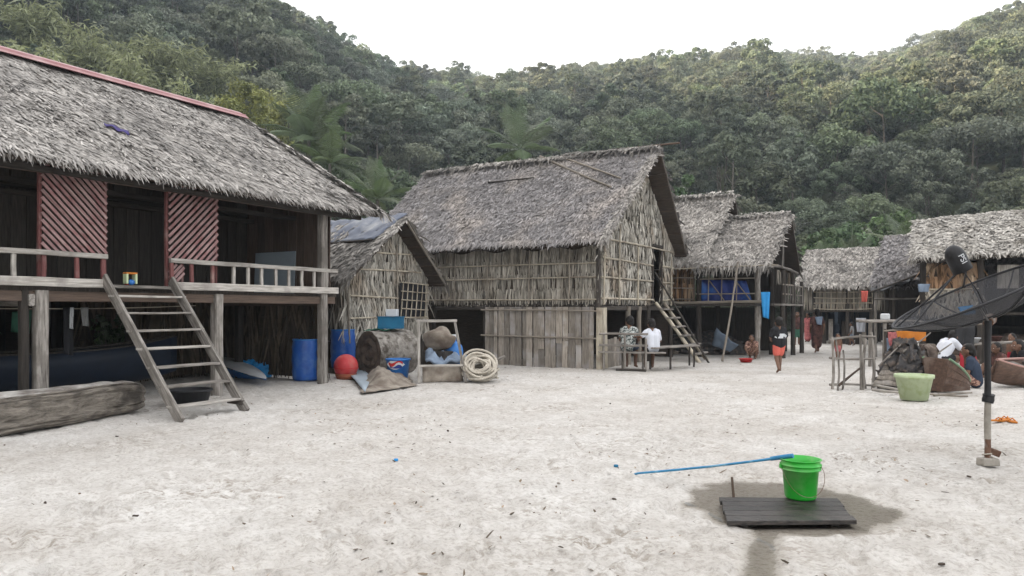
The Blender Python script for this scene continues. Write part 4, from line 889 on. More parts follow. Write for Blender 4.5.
# ---- house 4: double-roofed porch house
def house4():
    T = thing('porch_house', 'stilt house with two stepped thatched roofs and a porch hung with blue tarp', 'house', (-7, 26.5, 0))
    def rf(x0, x1, xr1, yf, yr, yb, ze, zr, m, hang=.3):
        A, B, C, D = (x0,yf,ze),(x1,yf,ze),(xr1,yr,zr),(x0,yr,zr)
        deck('roof_deck', [A, B, C, D], .07, 'thatch_under', T); deck('roof_deck', [(x0,yb,ze),(x1,yb,ze),(xr1,yr+.004,zr),(x0,yr+.004,zr)], .07, 'thatch_under', T)
        slope_blades('thatch', A, B, C, D, m, T, .06, .045, .22, .045, .022, .45, hang=hang*.6, vlo=.55)
        slope_blades('thatch', (x1,yb,ze),(x0,yb,ze),(x0,yr,zr),(xr1,yr,zr), m, T, .17, .1, .36, .1, .05, .3, hang=.2)
        slope_blades('ridge_thatch', (x0,yr-.2,zr-.03),(xr1,yr-.2,zr-.03),(xr1,yr+.05,zr+.1),(x0,yr+.05,zr+.1), m, T, .06, .045, .22, .05, .02, .35, fringe=False)
        slope_blades('rake_straw', (x1-.15,yf,ze),(x1+.1,yf,ze),(xr1+.1,yr,zr),(xr1-.15,yr,zr), m, T, .06, .035, .22, .045, .02, .45, fringe=False)
    rf(-12.4, -6.9, -6.55, 24.0, 27.0, 30, 3.0, 5.55, 'thatch_mid')
    rf(-7.05, -4.75, -4.6, 23.85, 26.6, 29.3, 2.88, 4.68, 'thatch_mid', .45)
    YF = 24.45; FZ = 1.72
    MB().box((-8.4, 26.8, FZ-.05), (7.2, 4.9, .07)).build('floor', 'wood_dark', T)
    pole('floor_edge_pole', (-11.5, YF-.12, FZ-.02), (-5.0, YF-.12, FZ+.05), .05, .045, 'bamboo_dull', T, .004)
    for x in (-11, -9, -7.1, -5.25):
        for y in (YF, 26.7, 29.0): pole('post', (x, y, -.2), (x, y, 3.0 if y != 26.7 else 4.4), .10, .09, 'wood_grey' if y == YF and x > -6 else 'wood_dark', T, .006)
    pole('gable_pole', (-4.85, 26.4, 2.9), (-4.85, 26.4, 4.5), .03, .03, 'wood_grey', T); pole('gable_tie', (-4.85, 23.9, 2.85), (-4.85, 29.2, 2.85), .05, .05, 'wood_grey', T)
    pole('eave_rod', (-8.5, 23.75, 2.80), (-4.5, 23.75, 2.86), .016, .016, 'bamboo', T, .003)
    # woven wall bay
    a, b_ = AY(671, 280, YF).x, AY(694, 280, YF).x
    MB().prism([(-11.5,YF+.05,FZ),(b_,YF+.05,FZ),(b_,YF+.05,3.1),(-11.5,YF+.05,3.1)], (0,.04,0)).build('wall_backing', 'thatch_under', T)
    wall_blades('straw_wall', (-11.5,YF+.03), (b_,YF+.03), lambda s: 3.0, 'straw_brown', T, FZ, .03, 2, .05, .1, (0,-1,0))
    for i in range(5): x = a+(b_-a)*i/4; pole('batten', (x, YF-.05, FZ), (x, YF-.05, 2.9), .02, .02, 'wood_brown', T)
    for z in (1.85, 2.2, 2.55): pole('batten', (a-.5, YF-.07, z), (b_, YF-.07, z), .02, .02, 'bamboo_dull', T)
    # tarp wall of the porch, railing
    x0, x1 = AY(696, 290, YF).x, AY(752, 290, YF).x
    sheet('blue_tarp', (x0,YF+.06,FZ+.03),(x1,YF+.06,FZ+.03),(x1-.2,YF+.06,2.42),(x0,YF+.06,2.5), 'tarp_blue', T, 24, 6, .04, 5, 0, 3, .008, .05)
    MB().prism([(x0,27,FZ),(-4.9,27,FZ),(-4.9,27,4.2),(x0,27,3.0)], (0,.04,0)).build('inner_wall', 'wood_dark', T)
    for z in (2.02, 2.5): pole('porch_rail', (x0, YF-.05, z), (x1+.1, YF-.05, z), .022, .02, 'bamboo_dull', T, .004)
    for x in (709, 722, 737): p = AY(x, 290, YF); pole('porch_strut', (p.x, YF-.08, FZ), (p.x+.02, YF-.08, 2.75), .02, .018, 'bamboo_dull', T, .006)
    for x in (715, 741): p = AY(x, 290, YF); pole('porch_brace', (p.x-.25, YF-.03, 2.55), (p.x+.3, YF-.03, 1.8), .018, .018, 'bamboo_dull', T, .006)
    # side platform
    MB().box((-4.8, 26.6, FZ-.05), (.62, 3.6, .06)).build('side_floor', 'wood_grey', T)
    for y in (24.9, 26.6, 28.3):
        pole('post', (-4.55, y, -.2), (-4.55, y, 2.75 if y < 28 else 2.5), .075, .07, 'wood_dark', T, .006)
    for z in (2.0, 2.3): pole('side_rail', (-4.53, 24.8, z), (-4.53, 28.4, z), .025, .022, 'bamboo_dull', T, .004)
    for i in range(8): pole('side_baluster', (-4.51, 25.0+i*.45, FZ), (-4.51, 25.0+i*.45, 2.32), .02, .02, 'wood_grey', T, .006)
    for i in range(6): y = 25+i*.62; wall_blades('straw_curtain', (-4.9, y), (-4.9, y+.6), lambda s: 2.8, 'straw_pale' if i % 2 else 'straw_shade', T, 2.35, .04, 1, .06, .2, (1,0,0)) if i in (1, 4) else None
    MB().box((-8.6, 29.1, .8), (6, .04, 1.6)).build('lower_backing', 'wood_dark', T)
    pole('prop_pole', G(722, 361), AY(738, 262, 23.7), .035, .03, 'bamboo_dull', T, .006)
    sheet('towel', (0,0,0),(0,0,0),(0,0,0),(0,0,0), 'cloth_blue') if False else None
    c = AX(765, 305, -4.3)
    tw = sheet('towel', AD(761,292,23.3), AD(770,292,23.3), AD(769,319,23.3), AD(763,317,23.3), 'cloth_blue', None, 8, 12, .03, 2, 0, 1, .01)
    tag(tw, 'bright blue towel hanging from the porch rail', 'towel')
house4()

# ---- house 5: far hut with woven wall
def house5():
    T = thing('woven_hut', 'far stilt hut with a woven bamboo wall under a low grey thatch', 'hut', (-4, 38, 0))
    x0, x1, yf, yr, yb, ze, zr = -6.0, -1.6, 35.5, 38, 40.5, 2.5, 4.32; A, B, C, D = (x0,yf,ze),(x1,yf,ze),(x1-.1,yr,zr+.03),(x0+.1,yr,zr)
    deck('roof_deck', [A,B,C,D], .07, 'thatch_under', T); deck('roof_deck', [(x0,yb,ze),(x1,yb,ze),(x1-.1,yr+.004,zr),(x0+.1,yr+.004,zr)], .07, 'thatch_under', T)
    slope_blades('thatch', A, B, C, D, 'thatch_mid', T, .075, .055, .25, .06, .025, .4, hang=.12)
    slope_blades('thatch', (x1,yb,ze),(x0,yb,ze),D,C, 'thatch_mid', T, .2, .12, .4, .12, .05, .3, hang=.2)
    YF = 36; xa, xb = AY(814, 300, YF).x, AY(872, 300, YF).x
    MB().prism([(x0+.4,YF+.06,1.5),(x1-.2,YF+.06,1.5),(x1-.2,YF+.06,2.6),(x0+.4,YF+.06,2.6)], (0,.04,0)).build('wall_backing', 'thatch_under', T)
    wall_blades('straw_wall', (x0+.4,YF+.03), (x1-.2,YF+.03), lambda s: 2.55, 'straw', T, 1.5, .035, 1, .08, .05, (0,-1,0), .6, 1.2)
    for i in range(11): x = xa+(xb-xa)*i/10; pole('batten', (x, YF-.04, 1.5), (x, YF-.04, 2.5), .025, .025, 'bamboo', T)
    for z in (1.55, 1.8, 2.05, 2.3): pole('batten', (xa, YF-.06, z), (xb, YF-.06, z), .022, .022, 'bamboo', T)
    MB().box(((x0+x1)/2, 38, 1.45), (x1-x0-.5, 4.2, .07)).build('floor', 'wood_dark', T)
    for x in (xa, -3.9, xb, -2):
        for y in (YF, 38, 40): pole('post', (x, y, -.2), (x, y, 2.4 if y != 38 else 4), .08, .075, 'wood_dark', T, .006)
    MB().box(((x0+x1)/2, 40.1, .75), (x1-x0-.5, .05, 1.4)).build('lower_wall', 'boat_blue', T)
    MB().box(((x0+x1)/2, 40.1, 2.0), (x1-x0-.5, .05, 1.1)).build('back_wall', 'thatch_under', T)
    for i in range(9):
        x = xa+.1+i*.27; beam('lower_board', (x, 36.4, 0), (x, 36.4, .9+.3*((i*7) % 3)/3), .18, .03, ['boat_blue','wood_dark','wood_grey','boat_blue','wood_dark'][i % 5], T, (0,1,0))
house5()

# ---- house 6: hut behind with black awning
def house6():
    T = thing('awning_hut', 'thatched hut with a black tarp awning sagging over its dark front', 'hut', (0, 31, 0))
    x0, x1, yf, yr, yb, ze, zr = -2.35, 3.5, 28.4, 31, 33.6, 2.35, 4.22; A, B, C, D = (x0,yf,ze),(x1,yf,ze),(x1,yr,zr),(x0+.25,yr,zr)
    deck('roof_deck', [A,B,C,D], .07, 'thatch_under', T); deck('roof_deck', [(x0,yb,ze),(x1,yb,ze),(x1,yr+.004,zr),(x0+.25,yr+.004,zr)], .07, 'thatch_under', T)
    slope_blades('thatch', A, B, C, D, 'thatch_dark', T, .07, .05, .25, .055, .025, .4, hang=.12)
    slope_blades('thatch', (x1,yb,ze),(x0,yb,ze),D,C, 'thatch_mid', T, .2, .12, .4, .12, .05, .3)
    for x in (-1.9, .2, 2.4):
        for y in (28.9, 33): pole('post', (x, y, -.2), (x, y, 2.6), .08, .08, 'wood_dark', T, .006)
    MB().box((.5, 30.9, .95), (5.2, 4.2, .07)).build('floor', 'wood_dark', T); MB().box((.5, 33.0, 1.7), (5.2, .05, 1.9)).build('back_wall', 'wood_dark', T)
    MB().box((3.0, 31, 1.8), (.05, 4.2, 1.8)).build('side_wall', 'thatch_under', T)
    a, b_, c, d = AD(871, 292, 24.5), AD(942, 262, 21.6), AD(942, 266, 24.5), AD(873, 287, 26.2)
    sheet('awning', a, b_, c, d, 'tarp_black', T, 20, 8, .05, 3, .12, 1, .01, .08); pole('awning_pole', a, b_+Vector((.3,0,.05)), .03, .03, 'wood_dark', T, .02)
    pole('awning_post', AD(876, 293, 24.5), G(876, 357), .045, .045, 'wood_grey', T, .01)
    pole('cross_rail', AD(874, 299, 24.4), AD(925, 298, 24.0), .03, .03, 'wood_grey', T, .005)
house6()

# ---- house 7: right-hand house with pale roof
def house7():
    T = thing('pale_roof_house', 'stilt house with bleached pale thatch and a brown straw front panel', 'house', (3, 27.5, 0))
    x0, x1, yf, yr, yb, ze = -.95, 6.5, 24.6, 27.5, 30.4, 2.95; A, B, C, D = (x0,yf,ze),(x1,yf,ze+.35),(x1,yr,4.72),(x0-.05,yr,4.36)
    deck('roof_deck', [A,B,C,D], .07, 'thatch_under', T); deck('roof_deck', [(x0,yb,ze),(x1,yb,ze+.35),(x1,yr+.004,4.72),(x0-.05,yr+.004,4.36)], .07, 'thatch_under', T)
    slope_blades('thatch', A, B, C, D, 'thatch_pale', T, .06, .045, .22, .05, .022, .5, hang=.12, vlo=.62)
    slope_blades('thatch', (x1,yb,ze+.35),(x0,yb,ze),D,C, 'thatch_pale', T, .2, .12, .4, .12, .05, .3)
    slope_blades('rake_straw', (x0-.05,yf,ze-.02),(x0+.1,yf,ze),(x0+.06,yr,4.38),(x0-.08,yr,4.34), 'thatch_pale', T, .05, .03, .22, .045, .02, .4, fringe=False)
    YF = 25.1; FZ = 1.45
    MB().box((2.8, 27.5, FZ-.05), (7, 4.8, .07)).build('floor', 'wood_dark', T)
    xa, xb = AY(925, 290, YF).x, AY(979, 290, YF).x
    MB().prism([(xa,YF+.05,1.4),(xb,YF+.05,1.4),(xb,YF+.05,2.85),(xa+.15,YF+.05,2.85)], (0,.04,0)).build('panel_backing', 'thatch_under', T)
    wall_blades('straw_panel', (xa,YF+.02), (xb,YF+.02), lambda s: 2.85, 'straw_brown', T, 2.0, .018, 2, .05, .3, (0,-1,0), .5, 1.3); wall_blades('straw_panel', (xa-.1,YF), (xb,YF), lambda s: 2.1, 'straw_pale', T, 1.3, .02, 2, .05, .35, (0,-1,0), .5, 1.2, jag=.2)
    pole('batten', (xa, YF-.06, 2.1), (xb, YF-.06, 2.1), .02, .02, 'bamboo', T)
    for x in (-.7, xb+.05, 3.2, 5.5):
        for y in (YF, 29.8): pole('post', (x, y, -.2), (x, y, 3.2), .09, .09, 'wood_dark', T, .006)
    MB().box((2.8, 29.7, 2.2), (7, .05, 1.6)).build('back_wall', 'wood_dark', T); MB().box((2.8, 29.6, .7), (7, .05, 1.4)).build('lower_backing', 'wood_dark', T)
    pole('eave_pole', (x0, yf+.15, ze-.08), (x1, yf+.15, ze+.2), .05, .05, 'wood_dark', T, .003)
    p = AY(1008, 272, YF); beam('light_panel', (p.x, YF, 2.1), (p.x, YF, 2.75), .5, .03, 'wood_pale', T, (0,1,0))
    c = sheet('blue_cloth', AD(962,316,21.4), AD(982,312,21.4), AD(981,304,21.4), AD(958,307,21.4), 'cloth_blue', None, 8, 6, .03, 2, 0, 1, .01)
    tag(c, 'blue cloth draped low on the brown straw panel', 'cloth')
house7()

# ================================================================ OBJECTS
def ring_prof(*p): return list(p)
def drum(label, c, h=.88, r=.285, m='plastic_blue', rot=0):
    c = Vector(c); T = thing('plastic_drum', label, 'drum', c)
    MB().lathe([(.02,0),(r*.9,0),(r*.97,.03),(r*.98,h*.10),(r*1.03,h*.22),(r*1.0,h*.30),(r*1.045,h*.5),(r*1.0,h*.70),(r*1.03,h*.80),(r*.98,h*.9),(r*.95,h*.965)], c, 32).build('body', m, T)
    MB().lathe([(r*.95,h*.965),(r*1.0,h*.97),(r*1.0,h*1.0),(r*.93,h*1.0),(r*.92,h*.975),(.001,h*.97)], c, 32).build('rim', 'plastic_blue_light', T)
    for a in (.6, 3.6): MB().lathe([(.04,h*.972),(.04,h*.995),(.001,h*.995)], c+Vector((math.cos(a)*r*.6, math.sin(a)*r*.6, 0)), 10).build('bung', 'plastic_black', T)
    return T
VIEW = Vector((-SY, CY, 0)); RIGHT = Vector((CY, SY, 0))
drum('blue plastic drum standing beside the corner post of the veranda', B(306,381,.28))
MB().box(B(343,376,1.2)+Vector((0,0,.045)), (.8,.7,.10)).build('timber_block', 'wood_dark')
tag(bpy.context.scene.collection.objects[-1], 'dark timber block under the blue drum by the log section', 'block')
drum('blue plastic drum wedged behind the upended log section', B(343,376,1.2)+Vector((0,0,.096)), .94, .29)

def log_section():
    T = thing('log_section', 'thick cut log lying on its side with a dark cracked end', 'log', G(378,378))
    ax = (RIGHT*.72+VIEW*.70).normalized(); c0 = B(368,378,.25)+Vector((0,0,.52)); n, k = 40, 12; M = frame(c0, c0+ax)
    M.translation = c0; vs, fs = [], []
    for i in range(k+1):
        for j in range(n):
            a = 6.283*j/n; rr = .51+.03*mnoise.noise(Vector((math.cos(a)*2, math.sin(a)*2, i*.4)))+.02*mnoise.noise(Vector((math.cos(a)*6, math.sin(a)*6, i*.9)))
            vs.append(M @ Vector((rr*math.cos(a), rr*math.sin(a), 1.05*i/k)))
    fs = [(i*n+j, i*n+(j+1)%n, (i+1)*n+(j+1)%n, (i+1)*n+j) for i in range(k) for j in range(n)]
    MB().add(vs, fs, True).build('bark', 'log_bark', T)
    for e, z in ((0, .0), (k, 1.05)):
        b = MB(); vv = [vs[e*n+j] for j in range(n)]; cc = M @ Vector((0,0,z)); q = []
        for ri in range(1, 7):
            for j in range(n): p = cc.lerp(vv[j], ri/6); p = p+ax*(-.03*math.sin(ri*2.6)*(1 if e == 0 else -1) if ri < 6 else 0); q.append(p)
        b.add(q+[cc], [((r_)*n+j, r_*n+(j+1)%n, (r_+1)*n+(j+1)%n, (r_+1)*n+j) for r_ in range(5) for j in range(n)]+[(6*n, j, (j+1)%n) for j in range(n)], False).build('cut_end', 'log_end', T)
    return c0, ax
LC, LAX = log_section()
# crate and things on the log
def crate():
    p = LC+LAX*.62+Vector((0,0,.555)); T = thing('plastic_crate', 'teal plastic crate set on top of the lying log', 'crate', p); M = Matrix.Rotation(R(25), 3, 'Z')
    for s in (-1, 1):
        MB().box(p+M@Vector((0,s*.17,.13)), (.52,.02,.26), M).build('side', 'plastic_teal', T); MB().box(p+M@Vector((s*.26,0,.13)), (.02,.318,.26), M).build('end', 'plastic_teal', T)
    MB().box(p+Vector((0,0,.01)), (.5,.318,.02), M).build('base', 'plastic_teal', T); MB().box(p+M@Vector((0,0,.268)), (.56,.40,.02), M).build('lid', 'plastic_teal', T)
    q = p+Vector((0,0,.28)); b = MB().box(q+M@Vector((.03,0,.085)), (.26,.2,.16), M).build('paper_carton', 'plastic_white', None, bevel=.01); tag(b, 'white carton on the teal crate', 'carton')
crate()
cl = sheet('dark_rag', LC+Vector((-.15,-.1,.55))+LAX*.1, LC+LAX*.45+Vector((.15,-.1,.55)), LC+LAX*.45+Vector((.1,.35,.52)), LC+LAX*.05+Vector((-.2,.3,.52)), 'cloth_green', None, 10, 8, .02, 2, 0, 1, .015, .05)
tag(cl, 'dark green rag lying on the log beside the crate', 'rag')

def float_ball():
    p = B(346,380,.25); T = thing('ball_float', 'round red fishing float resting by the blue drum', 'float', p)
    o = MB().ellipsoid(p+Vector((0,0,.275)), (.265,.265,.265), 24, 16).build('ball', 'ball_red', T)
    MB().lathe([(.268,.0),(.272,.01),(.268,.02)], p+Vector((0,0,.235)), 24).build('seam', 'plastic_red', T)
    MB().lathe([(.02,0),(.19,0),(.22,.05),(.235,.12),(.225,.12),(.2,.05),(.02,.02)], p, 20).build('cradle', 'terracotta', T)
float_ball()

def canvas():
    a, b, c, d = G(362,394), G(416,386), G(408,376), G(352,378); T = thing('torn_canvas', 'crumpled dirty canvas lying in front of the log section', 'canvas', G(385,385)); vs = []; nu, nv = 30, 18
    for j in range(nv+1):
        for i in range(nu+1):
            s, t = i/nu, j/nv; p = (a*(1-s)+b*s)*(1-t)+(d*(1-s)+c*s)*t
            hgt = .27*math.exp(-((s-.42)/.2)**2)*math.exp(-((t-.55)/.42)**2)+.12*math.exp(-((s-.75)/.25)**2)*math.exp(-((t-.5)/.4)**2)
            hgt += .07*mnoise.noise(p*4)+.035*mnoise.noise(p*11); e = min(1, min(s, 1-s, t, 1-t)*6); vs.append(p+Vector((0,0,max(.012, hgt*e+.012)))+Vector((mnoise.noise(p*6)*.08*(1-e), mnoise.noise(p*7)*.08*(1-e), 0)))
    MB().add(vs, [(j*(nu+1)+i, j*(nu+1)+i+1, (j+1)*(nu+1)+i+1, (j+1)*(nu+1)+i) for j in range(nv) for i in range(nu)], True).build('cloth', 'canvas', T, fix=False)
    o = sheet('blue_board', G(365,393)+Vector((0,0,.02)), G(372,381)+Vector((0,0,.1)), G(360,374)+Vector((0,0,.15)), G(347,376)+Vector((0,0,.12)), 'panel_grey', None, 6, 6, .01, 1, 0, 0, .012, .02); tag(o, 'faded blue-grey sheet poking out from under the crumpled canvas', 'sheet')
canvas()

def bin_logo():
    p = B(398,381,.24); T = thing('storage_bin', 'blue bin printed with a red and white emblem', 'bin', p); r0, r1, h = .19, .25, .46
    MB().lathe([(.01,0),(r0,0),(r0+.02,.02),(r1,h-.04),(r1+.02,h-.03),(r1+.02,h),(r1-.01,h),(r0,.04),(.01,.03)], p, 28).build('body', 'plastic_blue_light', T)
    def patch(nm, m, a0, a1, z0f, z1f, off):
        b = MB(); n = 12; vs = []
        for i in range(n+1):
            a = a0+(a1-a0)*i/n
            for zf in (z0f, z1f):
                z = zf(i/n); rr = r0+.02+(r1-r0-.02)*(z-.02)/(h-.06)+off; d = -VIEW*math.cos(a)+RIGHT*math.sin(a); vs.append(p+d*rr+Vector((0,0,z)))
        b.add(vs, [(2*i, 2*i+2, 2*i+3, 2*i+1) for i in range(n)]).build(nm, m, T, fix=False)
    patch('emblem_field', 'plastic_white', -1.05, .75, lambda t: .34-.10*math.sin(3.14*t), lambda t: .35+.09*math.sin(3.14*t), .004)
    patch('emblem_wave', 'plastic_red', -.75, .55, lambda t: .345-.05*math.sin(6.28*t), lambda t: .38-.03*math.sin(6.28*t)+.02, .008)
    patch('emblem_wave', 'tarp_blue', -.6, .5, lambda t: .28+.02*math.sin(3.14*t+3.14), lambda t: .315-.03*math.sin(6.28*t), .008)
bin_logo()

def frame_rack():
    a, b = G(419,383), G(466,382); up = Vector((0,0,1.27))+VIEW*.42; c, d = a+up-RIGHT*.06, b+up-RIGHT*.27
    T = thing('timber_rack', 'bare timber frame leaning back with a crossbar low down', 'frame', a.lerp(b,.5))
    beam('upright', a, c, .055, .05, 'wood_pale', T, VIEW); beam('upright', b, d, .055, .05, 'wood_grey', T, VIEW); beam('top_rail', c-RIGHT*.05, d+RIGHT*.05, .05, .055, 'wood_pale', T)
    beam('crossbar', a.lerp(c,.27), b.lerp(d,.27), .06, .045, 'wood_pale', T)
    o = sheet('sacking', a+RIGHT*.06+VIEW*.13, b-RIGHT*.06+VIEW*.13, b+up*.26-RIGHT*.1+VIEW*.1, a+up*.26+RIGHT*.05+VIEW*.1, 'canvas', None, 10, 6, .02, 2, 0, 2, .01, .06); tag(o, 'grey sacking behind the lower bay of the leaning timber frame', 'sacking')
    o = sheet('folded_tarp', a+RIGHT*.1+VIEW*.3+Vector((0,0,.42)), b-RIGHT*.02+VIEW*.3+Vector((0,0,.38)), b-RIGHT*.05+VIEW*.75+Vector((0,0,.55)), a+RIGHT*.05+VIEW*.75+Vector((0,0,.62)), 'cloth_paleblue', None, 14, 8, .05, 3, 0, 4, .05, .16); tag(o, 'folded blue-grey tarpaulin bundled behind the leaning timber frame', 'tarpaulin')
    p = a.lerp(b,.35)+VIEW*.95; S = MB().ellipsoid(p+Vector((0,0,.86)), (.36,.30,.27), 22, 14).build('sack_bundle', 'canvas'); lumpy(S, .10, 4, 3); tag(S, 'lumpy pale sack bundle seen through the leaning timber frame', 'sack')
    q = p+Vector((0,0,.3)); o = MB().box(p+Vector((0,0,.31)), (.6,.5,.6)).build('wooden_box', 'wood_dark', None, bevel=.02); tag(o, 'dark wooden box under the lumpy pale sack', 'box')
    p = a.lerp(b,.66)+VIEW*1.0; T2 = thing('water_jug', 'light blue plastic water jug behind the leaning timber frame', 'jug', p)
    MB().lathe([(.01,0),(.19,0),(.205,.03),(.205,.24),(.195,.26),(.205,.28),(.205,.62),(.18,.72),(.07,.80),(.055,.82),(.055,.9),(.01,.9)], p, 24).build('body', 'plastic_blue_light', T2); MB().lathe([(.01,.9),(.065,.9),(.065,.96),(.01,.96)], p, 16).build('cap', 'plastic_white', T2)
frame_rack()

def rope_coil():
    c = B(479,382,.28); T = thing('rope_coil', 'big coil of thick pale rope heaped on the sand', 'rope', c); rr = random.Random(3)
    def coil(cen, R0, turns, tilt, r, seed, sq=.85):
        pts = []; n = 26; M = Matrix.Rotation(tilt, 3, RIGHT)
        for i in range(int(turns*n)):
            a = 6.283*i/n; w = i/(turns*n); q = R0*(1-.62*abs(2*((w*2.3+seed)%1)-1)*.8)+.075*mnoise.noise(Vector((a*.55, seed*7, 0)))
            p = RIGHT*math.cos(a)*q+VIEW*math.sin(a)*q*sq+Vector((0,0,(.05*math.sin(a*.83+seed*5)+.03*math.sin(a*2.3+seed)+.12*w))); pts.append(cen+M@p)
        low = min(p.z for p in pts); 
        pts = [Vector((p.x, p.y, max(p.z, r))) for p in pts]; MB().tube(pts, r, 7).build('rope', 'rope', T)
    coil(c+Vector((0,0,.12))+RIGHT*.02, .40, 7, R(8), .026, .1); coil(c+Vector((0,0,.30)), .40, 9, R(42), .026, .4); coil(c-VIEW*.12+Vector((0,0,.30)), .36, 8, R(55), .026, .8); coil(c+RIGHT*.12-VIEW*.18+Vector((0,0,.05)), .34, 1.8, R(4), .024, .6); coil(c-VIEW*.20+Vector((0,0,.28))+RIGHT*.03, .24, 6, R(60), .024, .2)
    pole('weathered_pole', c+RIGHT*-.35+VIEW*.45+Vector((0,0,.04)), c+RIGHT*.55+VIEW*.30+Vector((0,0,.50)), .05, .03, 'wood_grey'); tag(COL.objects[-1], 'weathered pole propped behind the rope coil', 'pole')
rope_coil()

# ---- hewn log in front of the stairs
def hewn():
    T = thing('hewn_log', 'long roughly hewn timber log lying on the sand before the veranda', 'log', G(70,425)); p1, p0 = G(132,413)+Vector((-.22,.1,0)), G(0,438)+Vector((-.3,-.2,0)); d = (p1-p0).normalized(); p0 = p0-d*2.4
    s = Vector((d.y, -d.x, 0)); L = (p1-p0).length; n = 110; prof = []
    for k in range(120):
        a = 6.283*k/120; ca, sa = math.cos(a), math.sin(a); x = .33*math.copysign(abs(ca)**.38, ca); z = .235*math.copysign(abs(sa)**.38, sa); prof.append((x, z))
    vs = []
    for i in range(n+1):
        t = i/n; tp = 1-max(0, (t-.93)/.07)**2*.22; cen = p0.lerp(p1, t)+Vector((0,0,.235+.02*mnoise.noise(Vector((t*9,0,0)))))+s*.03*mnoise.noise(Vector((t*6,3,0)))
        for x, z in prof:
            q = Vector((x*8, z*8, t*L*1.3)); w = .05*mnoise.noise(q*.6)+.04*mnoise.noise(Vector((x*26, z*26, t*L*.9))); nz_ = mnoise.noise(Vector((x*9+5, z*9, t*L*.45))); nz2 = mnoise.noise(Vector((x*15+1, z*15+7, t*L*.6))); crack = -.13*math.exp(-(nz_/.06)**2)-.09*math.exp(-(nz2/.05)**2)
            f = (1+w+crack); f2 = tp if z > -.05 else 1-(1-tp)*.9
            vs.append(cen+s*x*f*(1-(1-tp)*.5)+Vector((0,0,z*f*f2)))
    m = len(prof); fs = [(i*m+k, i*m+(k+1)%m, (i+1)*m+(k+1)%m, (i+1)*m+k) for i in range(n) for k in range(m)]
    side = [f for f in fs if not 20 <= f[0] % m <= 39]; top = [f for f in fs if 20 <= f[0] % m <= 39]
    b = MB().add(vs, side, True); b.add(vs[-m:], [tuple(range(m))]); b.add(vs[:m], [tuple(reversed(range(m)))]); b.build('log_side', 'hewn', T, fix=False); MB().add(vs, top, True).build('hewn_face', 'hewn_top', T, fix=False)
hewn()

# ---- under the veranda
def boat_hull(name, label, p0, p1, beamw, depth, m, rim, sheer=.25, z0=.05, tilt=0, parts=True):
    """open double-ended boat from p0 to p1"""
    p0, p1 = Vector(p0), Vector(p1); d = (p1-p0).normalized(); s = Vector((d.y, -d.x, 0)); L = (p1-p0).length; T = thing(name, label, 'boat', p0.lerp(p1, .5)); n, k = 30, 12; vs = []
    Rm = Matrix.Rotation(tilt, 3, d); rimL, rimR = [], []
    for i in range(n+1):
        t = i/n; u = 2*t-1; w = beamw/2*max(.02, (1-abs(u)**2.4)); top = depth+sheer*abs(u)**2.5; bot = sheer*.9*abs(u)**4
        for j in range(k+1):
            a = math.pi*j/k; x = -math.cos(a)*w; z = top-(top-bot)*math.sin(a)**.8
            vs.append(p0.lerp(p1, t)+Vector((0,0,z0))+Rm@(s*x+Vector((0,0,z))))
        rimL.append(vs[-k-1]); rimR.append(vs[-1])
    o = MB().add(vs, [(i*(k+1)+j, i*(k+1)+j+1, (i+1)*(k+1)+j+1, (i+1)*(k+1)+j) for i in range(n) for j in range(k)], True).build('hull', m, T, fix=False); o.modifiers.new('t', 'SOLIDIFY').thickness = .035
    for q in (rimL, rimR): MB().tube(q, .028, 6).build('gunwale', rim, T)
    for t in (.3, .5, .7):
        i = int(t*n); beam('thwart', rimL[i]-Vector((0,0,.06)), rimR[i]-Vector((0,0,.06)), .16, .03, 'wood_grey', T)
    return T
boat_hull('rowing_boat', 'dark blue wooden boat stored under the veranda floor', (-13.0, 3.6, 0), (-12.9, 9.4, 0), 1.0, .62, 'boat_blue', 'wood_dark', .2, .18)
for y in (4.8, 8.0): o = beam('boat_chock', (-13.6, y, .1), (-12.3, y, .1), .2, .2, 'wood_grey'); tag(o, 'rough timber chock under the dark blue stored boat', 'chock', 'chocks under the stored boat')
def washing():
    p, q = Vector((-11.9, 6.35, 1.52)), Vector((-11.9, 8.2, 1.58)); l = pole('clothes_line', p+Vector((0,-.55,0)), q+Vector((0,.9,0)), .008, .008, 'bamboo', None, .01); tag(l, 'thin line strung under the veranda floor for washing', 'line')
    for x, w, h, m, lab in ((67, .16, .75, 'cloth_black', 'black trousers hanging from the line under the veranda'), (70.5, .07, .34, 'plastic_white', 'white sock hanging beside black trousers on the line'), (84, .12, .30, 'cloth_grey', 'small pale blue garment hanging on the line under the veranda')):
        y = AX(x, 310, -11.9).y; z = 1.53+.01; o = sheet('hung_garment', (-11.88, y-w/2, z), (-11.88, y+w/2, z), (-11.88, y+w*.45, z-h), (-11.88, y-w*.4, z-h*.96), m, None, 8, 10, .02, 2, 0, x, .012); tag(o, lab, 'garment')
washing()
def shrub(p, h, w, label, nm='potted_shrub'):
    p = Vector(p); T = thing(nm, label, 'plant', p); n = 11
    for i in range(n):
        a = i*2.4; e = p+Vector((math.cos(a)*w*.5*random.uniform(.5,1), math.sin(a)*w*.5*random.uniform(.5,1), h*random.uniform(.7,1))); MB().tube([p, p.lerp(e,.5)+Vector((0,0,h*.12)), e], [.012,.009,.004], 5).build('stem', 'wood_grey', T)
        c = np.array([list(p.lerp(e, t)) for t in (.6, .8, 1.0)]); V, F, var = leaf_cloud(c, np.array([.12,.13,.12]), 26, .10); cc = V.mean(0); obj('foliage', mesh_np('foliage', V-cc, F, var), 'leaf_lush' if i % 3 else 'leaf_dark', T, None, Matrix.Translation(Vector(cc)))
shrub((-12.2, 5.15, 0), 1.25, 1.3, 'leafy shrub growing in the shade beside the veranda post')
